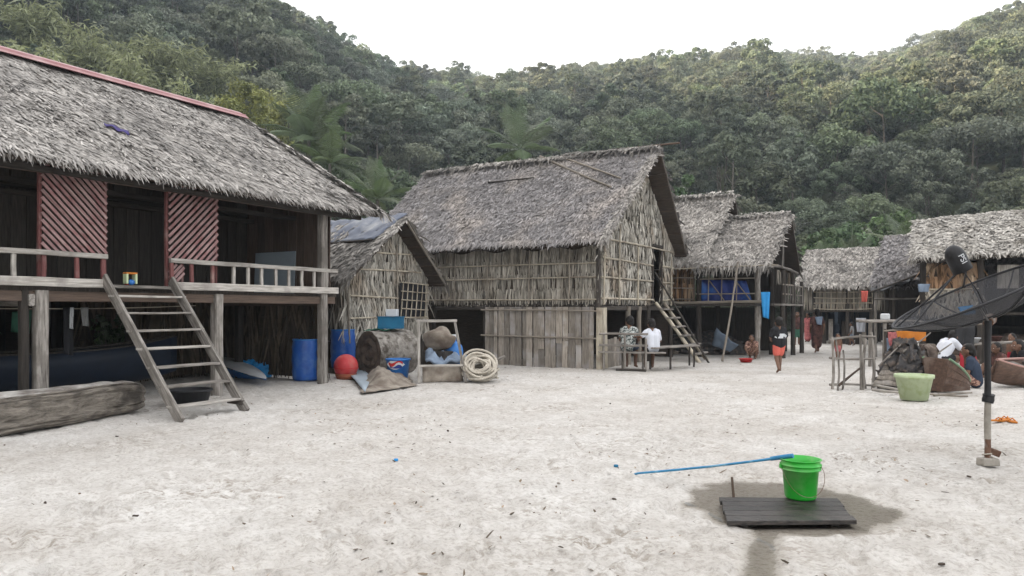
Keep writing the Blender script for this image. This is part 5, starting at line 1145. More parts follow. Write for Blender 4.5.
shrub((-14.5, 6.6, 0), 1.2, .8, 'leafy plant glimpsed between the stair treads')
shrub((-14.3, 9.0, 0), 1.35, .7, 'yellowish leafy plant behind the stairs and stored boat')
o = sheet('green_cloth', AX(12,312,-12.6), AX(32,310,-12.6), AX(30,334,-12.6), AX(12,332,-12.6), 'cloth_green', None, 8, 8, .03, 2, 0, 0, .01); tag(o, 'dark green cloth hung under the veranda beside the post', 'cloth')
def kayak():
    a, b = G(222,372)+Vector((-.3,0,.42)), G(266,385)+Vector((0,0,.1)); d = (b-a).normalized(); s = d.cross(Vector((0,0,1))).normalized(); u = s.cross(d); T = thing('small_kayak', 'blue-hulled little kayak with a white deck tipped on its side', 'kayak', G(245,383)); n = 20; top, bot = [], []
    for i in range(n+1):
        t = i/n; w = .29*math.sin(math.pi*min(1, t*.93+.07))**.7; c = a.lerp(b, t)
        for j in range(7): x = -1+j/3; top.append(c+s*x*w+u*(.07*(1-x*x)*math.sin(math.pi*t)+.02)); bot.append(c+s*x*w-u*(.24*(1-x*x)**.7*math.sin(math.pi*min(1,t+.1))**.7))
    f = [(i*7+j, i*7+j+1, i*7+j+8, i*7+j+7) for i in range(n) for j in range(6)]
    MB().add(top, f, True).build('deck', 'plastic_white', T, fix=False); MB().add(bot, [tuple(reversed(q)) for q in f], True).build('hull', 'plastic_blue_light', T, fix=False)
kayak()
def heap(name, label, cat, c, rx, ry, h, m, seed, amp=.1, fr=4, parent=None, th=False):
    c = Vector(c); n, k = 72, 30; vs = []
    for i in range(k+1):
        t = i/k
        for j in range(n):
            a = 6.283*j/n; r_ = 1-t; z = h*(1-(1-t)**2.0); f = 1+.25*mnoise.noise(Vector((math.cos(a)*1.5+seed, math.sin(a)*1.5, t)))
            p = Vector((math.cos(a)*rx*math.sqrt(max(0,1-t**1.6))*f, math.sin(a)*ry*math.sqrt(max(0,1-t**1.6))*f, h*t))
            q = p*fr+Vector((seed*3,0,0)); p = p+Vector((mnoise.noise(q), mnoise.noise(q+Vector((7,0,0))), mnoise.noise(q+Vector((0,7,0)))*min(1, t*4)))*amp
            p = p+p.normalized()*(abs(mnoise.noise(q*2.3))*.9+abs(mnoise.noise(q*5.1))*.45-.35)*amp*min(1, t*4+.3); fo = .055*math.sin(11*a+4*mnoise.noise(Vector((t*3, seed, a)))+seed)*(1-t)**.5*max(rx, ry)/.5+.03*math.sin(23*a+5*mnoise.noise(Vector((t*5, seed+3, a))))*(1-t); p = p+Vector((math.cos(a), math.sin(a), .25*min(1, t*3)))*fo; p.z = max(p.z, 0); vs.append(c+p)
    o = MB().add(vs, [(i*n+j, i*n+(j+1)%n, (i+1)*n+(j+1)%n, (i+1)*n+j) for i in range(k) for j in range(n)], True).build(name, m, parent)
    if label: tag(o, label, cat)
    return o
heap('tarp_heap', 'dark folded tarp heap behind the tipped kayak', 'tarp', B(232,376,1.0), .55, .5, .62, 'tarp_slate', 2, .12)
heap('tarp_heap', 'crumpled bright blue tarp beside the tipped kayak', 'tarp', B(252,381,1.1), .40, .36, .36, 'cloth_blue', 5, .14)
def pot(label, c, r0, r1, h, m, name='plant_pot', cat='pot', n=24):
    c = Vector(c); T = thing(name, label, cat, c); MB().lathe([(.01,.0),(r0,0),(r1,h*.86),(r1*1.08,h*.87),(r1*1.08,h),(r1*.95,h),(r0*.92,.03),(.01,.025)], c, n).build('body', m, T); return T
pot('terracotta-red pot standing in the shade behind the blue drum', G(270,366), .19, .25, .36, 'terracotta')
pot('black rubber tub standing under the open stairs', G(190,404), .26, .32, .24, 'plastic_black', 'rubber_tub', 'tub')
o = pole('driftwood_pole', B(255,375,.4)+Vector((0,0,.08)), B(296,374,.6)+Vector((0,0,.08)), .09, .07, 'wood_grey'); tag(o, 'grey driftwood pole lying behind the blue drum', 'pole')
o = pole('driftwood_pole', B(130,386,3.4)+Vector((0,0,.09)), B(205,384,3.6)+Vector((0,0,.09)), .11, .09, 'wood_pale'); tag(o, 'pale log lying deep under the veranda behind the stairs', 'pole')
sh = MB().box((-12.75, 11.745, 2.3), (1.22, .02, .92), Matrix.Rotation(R(-3), 3, 'X')).build('sheet_metal', 'panel_grey'); tag(sh, 'blue-grey sheet panel leaning against the brown veranda wall', 'panel')
def toy():
    p = Vector((-11.12, AX(131, 283, -11.1).y, 1.888)); T = thing('toy_truck', 'small yellow-green and blue toy left on the veranda sill', 'toy', p)
    for s in (-1, 1): MB().box(p+Vector((0, s*.075, .10)), (.1,.035,.16)).build('side', 'plastic_lime', T, bevel=.008)
    MB().box(p+Vector((0,0,.185)), (.1,.19,.03)).build('top', 'cloth_orange', T, bevel=.008); MB().ellipsoid(p+Vector((.03,0,.045)), (.05,.05,.045)).build('ball', 'plastic_blue_light', T); MB().box(p+Vector((-.03,0,.02)), (.06,.11,.03)).build('base', 'plastic_red', T)
toy()
pc = AX(113, 125, -13.1); zz = 3.56+(-10.72-pc.x)*(6.17-3.56)/4.28
def on1(x, y):
    for d in np.arange(8, 24, .02):
        p = AD(x, y, d); z = 3.56+(-10.72-p.x)*(2.61/4.28)
        if p.z <= z+.10: return Vector((p.x, p.y, z+.12))
q = [on1(*v) for v in ((104,123), (128,133), (130,136), (106,128))]; o = sheet('purple_scrap', q[0], q[1], q[2], q[3], 'cloth_purple', None, 10, 4, .02, 2, 0, 0, .01, .04); tag(o, 'purple cloth scrap caught on the thatch below the red ridge cap', 'cloth')

# ---- bench by the big house
def bench():
    a, b = G(604,370), G(646,371); T = thing('back_rail_bench', 'rustic bench with a back rail beside the corner of the big thatched house', 'bench', a.lerp(b,.5)); w = VIEW*.42
    for p in (a, a.lerp(b,.5), b): pole('leg', p, p+Vector((0,0,.92 if p is not b else .8)), .03, .028, 'wood_grey', T, .01); pole('leg', p+w, p+w+Vector((0,0,.45)), .03, .028, 'wood_grey', T, .01)
    for z in (.90, .62): pole('back_rail', a-RIGHT*.12+Vector((0,0,z)), b+RIGHT*.05+Vector((0,0,z)), .03, .028, 'wood_grey', T, .008)
    for k in range(3): beam('seat_plank', a-RIGHT*.1+w*(k*.42+.08)+Vector((0,0,.44)), b+RIGHT*.5+w*(k*.42+.08)+Vector((0,0,.44)), .15, .03, 'wood_grey', T)
    pole('foot_rail', G(616,372)+Vector((0,0,.06)), G(646,373)+Vector((0,0,.06)), .03, .03, 'wood_dark', T)
    a, b = G(654,371), G(694,367); T = thing('plank_table', 'low plank table with thin legs beside the pole ladder', 'table', a.lerp(b,.5)); w = VIEW*.5
    for p in (a.lerp(b,.4), b, b+w, a+w): pole('leg', p, p+Vector((0,0,.55)), .028, .026, 'wood_dark', T, .02)
    for k in range(3): beam('top_plank', a-RIGHT*.0+w*(k*.4+.1)+Vector((0,0,.56)), b+RIGHT*.1+w*(k*.4+.1)+Vector((0,0,.56)), .17, .035, 'wood_grey', T)
bench()

# ---- people
def person(label, loc, heading, h, pose, parts, head=.064, over=None, hairlen=0, sleeve=.6, leg=.6):
    """local axes: x right, y forward, z up, unit = body height. parts: dict shirt/bottom/dress -> material"""
    J = dict(pel=(0,0,.52), chest=(0,0,.70), neck=(0,-.005,.81), head=(0,.012,.915), S=(.10,0,.785), E=(.135,-.02,.62), W=(.135,.035,.475), H=(.05,0,.50), K=(.054,.012,.28), A=(.054,-.012,.045), T=(.060,.075,.018))
    P = {}
    for k, v in J.items():
        if k in 'SEWHKAT' and len(k) == 1: P[k+'r'] = v; P[k+'l'] = (-v[0], v[1], v[2])
        else: P[k] = v
    P.update(pose); P.update(over or {})
    c = Vector(loc); Mh = Matrix.Rotation(heading, 3, 'Z'); X = lambda k: Mh@(Vector(P[k])*h)+c; XL = lambda v: Mh@(Vector(v)*h)+c
    off = lambda k, dx: XL(Vector(P[k])+Vector((dx,0,0)))
    b = MB(); hr = head
    def torso(q, e, pe=0):
        for s in (-1, 1): q.capsule(off('pel', s*.036), off('chest', s*.042), (.062+e)*h, (.064+e)*h, 12); q.capsule(off('chest', s*.042), XL((Vector(P['neck'])+(Vector(P['Sr' if s > 0 else 'Sl'])-Vector(P['neck']))*.55)), (.062+e)*h, (.036+e)*h, 12)
    torso(b, 0); b.capsule(X('neck'), X('head'), .036*h, .034*h)
    hc = Vector(P['head']); fw = Vector(P.get('face', (0,1,0))).normalized(); Q = Vector((0,1,0)).rotation_difference(fw).to_matrix(); HM = Mh@Q; hp = XL(hc)
    b.ellipsoid(hp+Vector((0,0,.008*h)), (hr*h*.92, hr*h*1.1, hr*h*1.28), 16, 12, HM); b.ellipsoid(hp+HM@Vector((0, hr*.35, -hr*.62))*h, (hr*h*.6, hr*h*.62, hr*h*.6), 12, 8, HM)
    b.capsule(hp+HM@Vector((0,hr*1.05,.0))*h, hp+HM@Vector((0,hr*1.22,-hr*.28))*h, .010*h, .013*h, 8)
    for s in (-1, 1): b.ellipsoid(hp+HM@Vector((s*hr*.95,-.004,-hr*.12))*h, (.009*h,.017*h,.024*h), 8, 6, HM)
    b.capsule(hp+HM@Vector((-.014,hr*1.02,-hr*.66))*h, hp+HM@Vector((.014,hr*1.02,-hr*.66))*h, .008*h, .008*h, 8)
    for s in 'rl':
        b.capsule(X('S'+s), X('E'+s), .036*h, .027*h); b.capsule(X('E'+s), X('W'+s), .027*h, .018*h)
        w, e = X('W'+s), X('E'+s); d = (w-e).normalized(); hx = d.orthogonal().normalized(); fz = Mh@Vector((1 if s == 'r' else -1, 0, 0)); hx = (Mh@Vector((0,1,0))); hx = (hx-d*hx.dot(d)).normalized(); pn = d.cross(hx).normalized()
        b.capsule(w+hx*.008*h, w+d*.042*h+hx*.012*h, .014*h, .015*h, 8); b.capsule(w-hx*.008*h, w+d*.042*h-hx*.012*h, .014*h, .015*h, 8)
        for q, (o_, l_) in enumerate(((.020,.036),(.007,.042),(-.007,.040),(-.020,.030))):
            p0 = w+d*.048*h+hx*o_*h; p1 = p0+d*l_*.55*h; p2 = p1+(d*.7-pn*.6*(1 if s == 'r' else -1)).normalized()*l_*.5*h; b.capsule(p0, p1, .0068*h, .0064*h, 6); b.capsule(p1, p2, .0064*h, .0056*h, 6)
        b.capsule(w+d*.012*h+hx*.016*h, w+d*.035*h+hx*.040*h, .009*h, .0068*h, 6)
        b.capsule(X('H'+s), X('K'+s), .060*h, .040*h); b.capsule(X('K'+s), X('A'+s), .041*h, .024*h); b.capsule(X('A'+s), X('T'+s), .026*h, .017*h); b.capsule(X('A'+s), X('A'+s)+(X('A'+s)-X('T'+s))*.28-Vector((0,0,.01*h)), .026*h, .018*h)
    def fin(mb, name, m, parent, vox):
        o = mb.build(name, m, parent); r = o.modifiers.new('r', 'REMESH'); r.mode = 'VOXEL'; r.voxel_size = vox; r.use_smooth_shade = True
        s = o.modifiers.new('s', 'SMOOTH'); s.factor = .5; s.iterations = 3; return o
    body = fin(b, 'person', 'skin', None, .0085); tag(body, label, 'person')
    hb = MB(); hb.ellipsoid(hp+HM@Vector((0,-hr*.20,hr*.42))*h, (hr*h*1.0, hr*h*1.10, hr*h*1.08), 16, 12, HM)
    hb.ellipsoid(hp+HM@Vector((0,-hr*.45,-hr*.05))*h, (hr*h*.92, hr*h*.78, hr*h*.9), 14, 10, HM)
    if hairlen: hb.capsule(hp+HM@Vector((0,-hr*.75,0))*h, hp+HM@Vector((0,-hr*.95,-hairlen))*h, hr*.75*h, hr*.5*h)
    ho = hb.build('hair', 'hair', body); lumpy(ho, .012*h, 30)
    for s in (-1, 1): MB().ellipsoid(hp+HM@Vector((s*hr*.38, hr*.98, .0))*h, (.008*h,.005*h,.006*h), 8, 6, HM).build('eye', 'eye_white', body)
    if 'shirt' in parts:
        q = MB(); torso(q, .019)
        for s in 'rl': q.capsule(X('S'+s), X('S'+s).lerp(X('E'+s), sleeve), .048*h, .042*h)
        so = fin(q, 'shirt', parts['shirt'], body, .012)
    if 'bottom' in parts:
        q = MB()
        for s in (-1, 1): q.capsule(off('pel', s*.036), off('pel', s*.038)+Vector((0,0,.03*h)), .069*h, .066*h)
        for s in 'rl': q.capsule(X('H'+s), X('H'+s).lerp(X('K'+s), leg), .068*h, .064*h)
        fin(q, 'shorts', parts['bottom'], body, .012)
    if 'dress' in parts:
        q = MB(); torso(q, .012)
        for s in 'rl':
            q.capsule(X('H'+s), X('K'+s)+Vector((0,0,-leg*.1*h)), .078*h, .075*h); q.capsule(X('S'+s), X('S'+s).lerp(X('E'+s), sleeve), .046*h, .042*h)
        q.capsule(X('pel'), X('Kr').lerp(X('Kl'), .5)+Vector((0,0,-leg*.1*h)), .085*h, .095*h); fin(q, 'dress', parts['dress'], body, .014)
    return body
def sit(z, h, lean=.03, kx=.08, ky=.23, az=.05, ay=None):
    p = z/h+.068; ay = ky+.01 if ay is None else ay
    d = dict(pel=(0,0,p), chest=(0,lean,p+.18), neck=(0,lean*1.8,p+.285), head=(0,lean*2.4+.012,p+.39)); 
    for s, n in ((1,'r'),(-1,'l')): d['S'+n]=(s*.10,lean*1.7,p+.26); d['E'+n]=(s*.145,lean+.05,p+.11); d['W'+n]=(s*.10,.18,p+.05); d['H'+n]=(s*.052,0,p-.008); d['K'+n]=(s*kx,ky,max(p+.0, az+.22) if ky > .2 else p+.1); d['A'+n]=(s*(kx-.01),ay,az); d['T'+n]=(s*kx,ay+.08,az-.025)
    return d
YAWR = R(YAW)
SQ = dict(pel=(0,-.06,.15), chest=(0,.05,.31), neck=(0,.11,.40), head=(0,.155,.49), Sr=(.10,.10,.38), Sl=(-.10,.10,.38), Er=(.13,.2,.26), El=(-.13,.2,.26), Wr=(.06,.30,.16), Wl=(-.06,.30,.16), Hr=(.055,-.06,.15), Hl=(-.055,-.06,.15), Kr=(.09,.14,.27), Kl=(-.09,.14,.27), Ar=(.065,.02,.045), Al=(-.065,.02,.045), Tr=(.075,.10,.018), Tl=(-.075,.10,.018))
GS = dict(pel=(0,0,.075), chest=(0,.03,.25), neck=(0,.06,.355), head=(0,.09,.455), Sr=(.10,.05,.33), Sl=(-.10,.05,.33), Er=(.14,.08,.19), El=(-.14,.08,.19), Wr=(.12,.19,.14), Wl=(-.12,.19,.14), Hr=(.055,0,.075), Hl=(-.055,0,.075), Kr=(.11,.19,.19), Kl=(-.11,.19,.19), Ar=(.06,.30,.045), Al=(-.06,.30,.045), Tr=(.065,.37,.03), Tl=(-.065,.37,.03))
WK = dict(Kr=(.05,.07,.285), Ar=(.048,.07,.055), Tr=(.052,.155,.04), Kl=(-.05,-.005,.28), Al=(-.048,-.10,.075), Tl=(-.052,-.03,.022), Er=(.14,-.05,.63), Wr=(.13,-.03,.49), El=(-.14,.0,.62), Wl=(-.12,.09,.50))
p = B(628,370,.26)
person('person in a patterned shirt and dark shorts seated on the rustic bench', p, YAWR+R(-20), 1.62, sit(.455, 1.62, .05), dict(shirt='cloth_pattern', bottom='cloth_navy'), over=dict(face=(-.5,.8,0)), leg=.9)
p = B(653,371,.26)
person('person in a white shirt seated with their back turned on the bench end', p, YAWR+R(8), 1.50, sit(.455, 1.50, .03), dict(shirt='cloth_white', bottom='cloth_black'), sleeve=.75, over=dict(El=(-.2,.02,.55), Wl=(-.24,.12,.55)))
kid = person('child in a black printed shirt and coral shorts walking barefoot on the sand', G(779,373), YAWR+R(6), 1.31, WK, dict(shirt='cloth_black', bottom='cloth_coral'), head=.072, sleeve=.85, leg=.62, over=dict(Er=(.15,.02,.66), Wr=(.10,.11,.60), El=(-.15,.02,.66), Wl=(-.10,.11,.60)))
k0 = G(779,373); fwd = Matrix.Rotation(YAWR+R(6), 3, 'Z')@Vector((0,1,0)); rgt = Matrix.Rotation(YAWR+R(6), 3, 'Z')@Vector((1,0,0))
vs = []
for j, (z, w) in enumerate(((.83,.10),(.86,.15),(.90,.12),(.94,.05))):
    for i in range(7): u = (i/6-.5)*2; vs.append(k0+rgt*(u*w+(.03 if j > 1 else 0))+Vector((0,0,z))-fwd*(.112-.030*(u*w/.13)**2))
o = MB().add(vs, [(j*7+i, j*7+i+1, j*7+i+8, j*7+i+7) for j in range(3) for i in range(6)], True).build('shirt_print', 'plastic_white', kid, fix=False)
wo = person('woman in a dark brown dress walking away with a pale blue cloth on her shoulder', G(817,353), YAWR+R(-4), 1.53, WK, dict(dress='cloth_brown'), leg=1.0, hairlen=.06)
g0 = G(817,353); o = sheet('shoulder_cloth', g0+Vector((0,0,1.26))+RIGHT*-.12-VIEW*.13, g0+Vector((0,0,1.27))+RIGHT*.14-VIEW*.13, g0+Vector((0,0,.98))+RIGHT*.10-VIEW*.17, g0+Vector((0,0,1.0))+RIGHT*-.06-VIEW*.17, 'cloth_paleblue', None, 8, 8, .02, 2, 0, 1, .015); tag(o, 'pale blue cloth hanging over the shoulder of the woman in brown', 'cloth')
person('person in a pink patterned dress standing before the far woven hut', G(808,342), YAWR+R(120), 1.36, {}, dict(dress='cloth_pink'), leg=1.6)
person('person in dark green clothes standing beside the porch platform', G(797,345), YAWR+R(170), 1.42, {}, dict(shirt='cloth_brown', bottom='cloth_green'), leg=1.0)
person('person in floral clothes squatting behind the red basin', G(753,359), YAWR+R(150), 1.30, SQ, dict(shirt='cloth_floral', bottom='cloth_floral'), leg=.95)
person('small bare-chested toddler standing behind the rustic stick gate', G(838,360), YAWR+R(150), .78, {}, dict(bottom='cloth_pink'), head=.085)
person('child in pale blue shorts walking in front of the far woven hut', G(852,346), YAWR+R(60), .98, WK, dict(shirt='cloth_grey', bottom='cloth_paleblue'), head=.08)
person('person in a dark blue shirt and floral shorts sitting on the sand', B(976,388,.1), YAWR+R(55), 1.55, GS, dict(shirt='cloth_navy', bottom='cloth_floral'), leg=1.0, hairlen=.05)
person('person in a white shirt crouching behind the dark tarp heap', B(943,377,0), YAWR+R(-75), 1.62, SQ, dict(shirt='cloth_white', bottom='cloth_black'), over=dict(pel=(0,-.06,.26), chest=(0,.05,.42), neck=(0,.12,.50), head=(0,.19,.55), Sr=(.1,.1,.48), Sl=(-.1,.1,.48), Hr=(.055,-.06,.26), Hl=(-.055,-.06,.26), Er=(.14,.2,.36), El=(-.14,.2,.36), Wr=(.1,.28,.25), Wl=(-.1,.28,.25)))
person('bare-chested child in a red skirt standing by the brown boat bow', G(1012,374), YAWR+R(110), .92, {}, dict(bottom='cloth_red'), head=.085, leg=.9, hairlen=.08)
person('person in dark clothes sitting between the brown boat bow and the dish pole', B(1001,381,.8), YAWR+R(100), 1.45, GS, dict(shirt='cloth_brown', bottom='cloth_black'), hairlen=.08)
person('child in a red shirt sitting behind the person in the dark blue shirt', G(966,371), YAWR+R(-60), 1.25, GS, dict(shirt='cloth_red', bottom='cloth_black'), head=.074)
person('person in a black shirt sitting beside the bare-chested child in red', G(1023,377), YAWR+R(95), 1.55, GS, dict(shirt='cloth_black', bottom='cloth_grey'), hairlen=.05)
pot('red basin on the sand in front of the squatting person', G(746,362), .15, .19, .10, 'plastic_red', 'wash_basin', 'basin')
# under house 4: long grey plank slide, dark goods
o = sheet('grey_tarpaulin', AY(716,328,25.0), AY(738,345,24.6), AY(730,352,24.8), AY(712,345,25.2), 'cloth_paleblue', None, 10, 8, .03, 2, 0, 1, .02, .05); tag(o, 'slack grey-blue tarp hanging under the porch house floor', 'tarp')
heap('dark_net_heap', 'dark heap of nets stored under the porch house', 'nets', (-7.6, 26.2, 0), 1.6, .8, .8, 'tarp_slate', 3, .2, 2)
heap('driftwood_heap', 'pale heap of scrap wood at the back of the porch house underside', 'scrap', (-9.0, 25.2, 0), .8, .4, .3, 'canvas', 4, .12, 3)

# ---- gate, heap, basin, boats on the right
def gate():
    T = thing('stick_gate', 'rustic gate frame lashed from crooked sticks, standing alone', 'gate', G(853,390)); a, b, c = G(832,390), G(861,390), G(872,389)
    for p, z, r in ((a,1.0,.03),(a+RIGHT*.10,.98,.02),(b,1.05,.028),(c,1.08,.032),(c+RIGHT*-.10+VIEW*.05,.95,.035),(a+RIGHT*.18,.75,.02),(b+RIGHT*.04,.7,.022)): pole('stick_post', p-Vector((0,0,.1)), p+Vector((random.uniform(-.03,.03),0,z)), r, r*.75, 'wood_grey', T, .06)
    for z0, z1 in ((.95,.99),(.60,.58),(.10,.06)): pole('crossbar', a-RIGHT*.05+Vector((0,0,z0)), c+RIGHT*.07+Vector((0,0,z1)), .022, .02, 'wood_grey', T, .03)
    pole('brace', a+RIGHT*.12+Vector((0,0,.08)), b+Vector((0,0,.42)), .025, .02, 'wood_brown', T)
gate()
pot('pale green plastic tub standing in front of the dark tarp heap', B(914,401,.25), .21, .285, .42, 'plastic_lime', 'plastic_tub', 'tub', 32)
def tarp_boat():
    c = B(908,392,.6)
    heap('tarp_heap', 'slate-dark tarp pile peaking behind the pale green tub', 'tarp', c+RIGHT*-.05, .44, .42, .92, 'tarp_slate', 8, .17, 7)
    heap('brown_sacking', 'brown crumpled sacking draped beside the slate-dark tarp pile', 'sacking', c+RIGHT*.36-VIEW*.0, .40, .40, .80, 'tarp_brown', 12, .15, 7)
    a, b, cc, d = c+RIGHT*-.78-VIEW*.25+Vector((0,0,.12)), c+RIGHT*-.28-VIEW*.40+Vector((0,0,.08)), c+RIGHT*.0-VIEW*.15+Vector((0,0,.66)), c+RIGHT*-.36+VIEW*.0+Vector((0,0,.62)); T = thing('bark_mat', 'woven brown bark mat propped against the slate-dark tarp pile', 'mat', a)
    for i in range(6):
        t0, t1 = i/6, (i+1)/6-.01; sheet('mat_strip', a.lerp(d,t0), b.lerp(cc,t0), b.lerp(cc,t1), a.lerp(d,t1), 'bark_board', T, 6, 2, .012, 2, 0, i, .02, .02)
    for k in range(3): o = pole('plank_stick', G(872,393-k*3)+Vector((0,0,.06+.05*k)), G(905,396-k*3)+VIEW*(.2)+Vector((0,0,.04)), .03, .025, 'wood_pale'); tag(o, 'pale stick lying between the stick gate and the green tub', 'stick', 'pale sticks by the gate')
    for k, (x0, y0, x1, y1) in enumerate(((930,396,968,398),(934,399,972,396))): o = pole('thin_cane', G(x0,y0)+Vector((0,0,.03+.03*k)), G(x1,y1)+Vector((0,0,.03+.03*k)), .018, .014, 'bamboo_dull'); tag(o, 'thin cane lying on the sand between the green tub and the dish pole', 'cane', 'canes by the green tub')
    for k, (dx, h0, dz) in enumerate(((-.35, .75, .5), (.1, 1.02, .35), (.5, .72, .45))): o = pole('loose_stick', c+RIGHT*(dx-.3)-VIEW*.2+Vector((0,0,h0-.3)), c+RIGHT*(dx+.3)-VIEW*.05+Vector((0,0,h0-.3+dz)), .018, .012, 'wood_grey', None, .03); tag(o, 'loose grey stick stuck in the pile of tarp and sacking', 'stick', 'sticks in the tarp pile')
    # hull end lying on its side, green gunwale
    T = thing('boat_bow', 'brown planked boat bow with a green rim slanting down to the sand', 'boat', G(948,395)); st, bw = B(936,395,.38), B(970,392,.05); d = (bw-st).normalized(); sd = Vector((d.y, -d.x, 0)); sd = sd if sd.dot(VIEW) < 0 else -sd; n = 14
    def hp(t, f, s_): w = .30*(1-t**2.2)*(.35+.65*f**.7); return st.lerp(bw, t)+sd*s_*w+Vector((0,0,.03+(.60-.43*t)*f))
    for s_ in (1, -1):
        for k in range(4):
            vs = [hp(i_/n, f, s_)+sd*s_*(.012 if f == k/4 else 0) for i_ in range(n+1) for f in (k/4, (k+1)/4)]
            o = MB().add(vs, [(2*i_, 2*i_+2, 2*i_+3, 2*i_+1) for i_ in range(n)]).build('strake', 'boat_brown', T, fix=False); o.modifiers.new('t', 'SOLIDIFY').thickness = .02
        MB().tube([hp(i_/n, 1, s_) for i_ in range(n+1)], .022, 6).build('gunwale', 'paint_green', T)
    MB().prism([hp(0, 1, 1), hp(0, .5, 1), hp(0, 0, 1), hp(0, 0, -1), hp(0, .5, -1), hp(0, 1, -1)], d*.03).build('transom', 'boat_brown', T)
    boat_hull('canoe', 'brown canoe with pink-painted gunwale, its bow raised on the sand', B(990,388,.2), B(1075,384,.1), .6, .40, 'boat_brown', 'paint_pink', .12, .05, R(18))
tarp_boat()
def slippers():
    for k, (x, y) in enumerate(((997,422),(1005,421),(1012,423))):
        p = G(x, y); T = thing('rubber_sandal', 'orange rubber sandal lying on the sand past the dish pole', 'sandal', p, 'orange sandals by the dish pole'); a = .4+k*.8
        d = Vector((math.cos(a), math.sin(a), 0)); s = Vector((-d.y, d.x, 0)); vs = [p+d*.12*math.cos(t)+s*(.042+.008*math.cos(t))*math.sin(t)+Vector((0,0,.012)) for t in [6.283*i/16 for i in range(16)]]
        MB().prism(vs, (0,0,.018)).build('sole', 'cloth_orange', T); MB().tube([p+s*.042+Vector((0,0,.03)), p+d*.03+s*.02+Vector((0,0,.06)), p+d*.06+Vector((0,0,.035)), p+d*.03-s*.02+Vector((0,0,.06)), p-s*.042+Vector((0,0,.03))], .009, 6).build('strap', 'cloth_orange', T)
slippers()

# ---- mesh satellite dish on its pipe pole
def dish():
    f = G(988,466); T = thing('satellite_dish', 'black mesh satellite dish tipped skyward on a thin pipe pole', 'dish', f)
    pole('upper_pipe', f+Vector((0,0,.66)), f+Vector((0,0,1.40)), .030, .032, 'plastic_black', T, .002, 12); pole('collar', f+Vector((0,0,.61)), f+Vector((0,0,.69)), .055, .050, 'plastic_black', T, 0, 12)
    pole('lower_pipe', f+Vector((0,0,.26)), f+Vector((0,0,.62)), .030, .030, 'concrete', T, .002, 12); pole('rusty_foot', f+Vector((0,0,.06)), f+Vector((0,0,.28)), .028, .028, 'metal_rust', T, .002, 12)
    b = MB().box(f+Vector((0,0,.04)), (.17,.11,.08), Matrix.Rotation(R(35),3,'Z')).build('foot_block', 'concrete', T, bevel=.012); lumpy(b, .012, 9); MB().box(f+Vector((.06,.03,.13)), (.09,.035,.06), Matrix.Rotation(R(20),3,'Y')).build('bracket', 'metal_rust', T, bevel=.005)
    MB().tube([f+Vector((.05*math.cos(k*1.3), .05*math.sin(k*1.3), .02+.012*k)) for k in range(10)], .007, 5).build('lashing', 'rope', T)
    n = (RIGHT*-.425+Vector((0,0,.9))+VIEW*.07).normalized(); e1 = (RIGHT*.905+Vector((0,0,.425))); e1 = (e1-n*e1.dot(n)).normalized(); e2 = n.cross(e1).normalized(); c = AD(975,294,7.42); RD_, dep = .79, .25
    P = lambda r, a: c+(e1*math.cos(a)+e2*math.sin(a))*RD_*r-n*dep*(1-r*r)
    nr, na = 10, 56; vs = [P(max(.02, i/nr), 6.28319*j/na) for i in range(nr+1) for j in range(na)]
    bowl = MB().add(vs, [(i*na+j, i*na+(j+1)%na, (i+1)*na+(j+1)%na, (i+1)*na+j) for i in range(nr) for j in range(na)], True).build('mesh_bowl', 'net', T, fix=False)
    MB().tube([P(1, 6.28319*j/na) for j in range(na+1)], .013, 8, False).build('rim', 'plastic_black', T); MB().tube([P(.55, 6.28319*j/na)-n*.01 for j in range(na+1)], .008, 6, False).build('hoop', 'plastic_black', bowl)
    for k in range(12): MB().tube([P(r/8, k*math.pi/6)-n*.012 for r in range(1, 9)], .009, 6).build('rib', 'plastic_black', bowl)
    v0 = P(.02, 0); MB().tube([f+Vector((0,0,1.38)), v0-n*.03], [.045,.06], 10).build('mount', 'metal_rust', T)
    q0, q1 = AD(963,271,7.40), AD(950,246,7.40); ax = (q1-q0).normalized(); L = (q1-q0).length; r_ = .092; up = ax.orthogonal().normalized(); M = Matrix((up, ax.cross(up), ax)).transposed()
    fe = MB().lathe([(.001,0),(r_*.96,0),(r_,.01),(r_,L*.55)]+[(r_*math.cos(t), L*.55+L*.45*math.sin(t)) for t in [math.pi/2*k/8 for k in range(1, 9)]], q0, 28, M).build('feed_cap', 'plastic_black', T)
    cu = bpy.data.curves.new('letters', 'FONT'); cu.body = 'PSI'; cu.size = .08; cu.extrude = .006; cu.align_x = 'CENTER'; cu.align_y = 'CENTER'; to = bpy.data.objects.new('letters', cu); COL.objects.link(to)
    me = bpy.data.meshes.new_from_object(to); COL.objects.unlink(to); bpy.data.objects.remove(to)
    zd = -VIEW; xd = -ax; zd = (zd-xd*zd.dot(xd)).normalized(); yd = zd.cross(xd); Mx = Matrix((xd, yd, zd)).transposed().to_4x4(); Mx.translation = q0+ax*L*.46+zd*(r_-.004)
    obj('lettering', me, 'plastic_white', fe, None, Mx)
    for a, o_ in ((math.pi-.22, -.03), (math.pi+.22, .03), (1.15, 0)): MB().tube([q0+ax*.02+e2*o_+e1*(.05 if a < 2 else -.03), P(1, a)], .010, 6).build('feed_arm', 'plastic_black', T)
    MB().tube([q0, q0.lerp(v0,.5)+e1*.03, v0], .006, 5).build('cable', 'plastic_black', T)
dish()

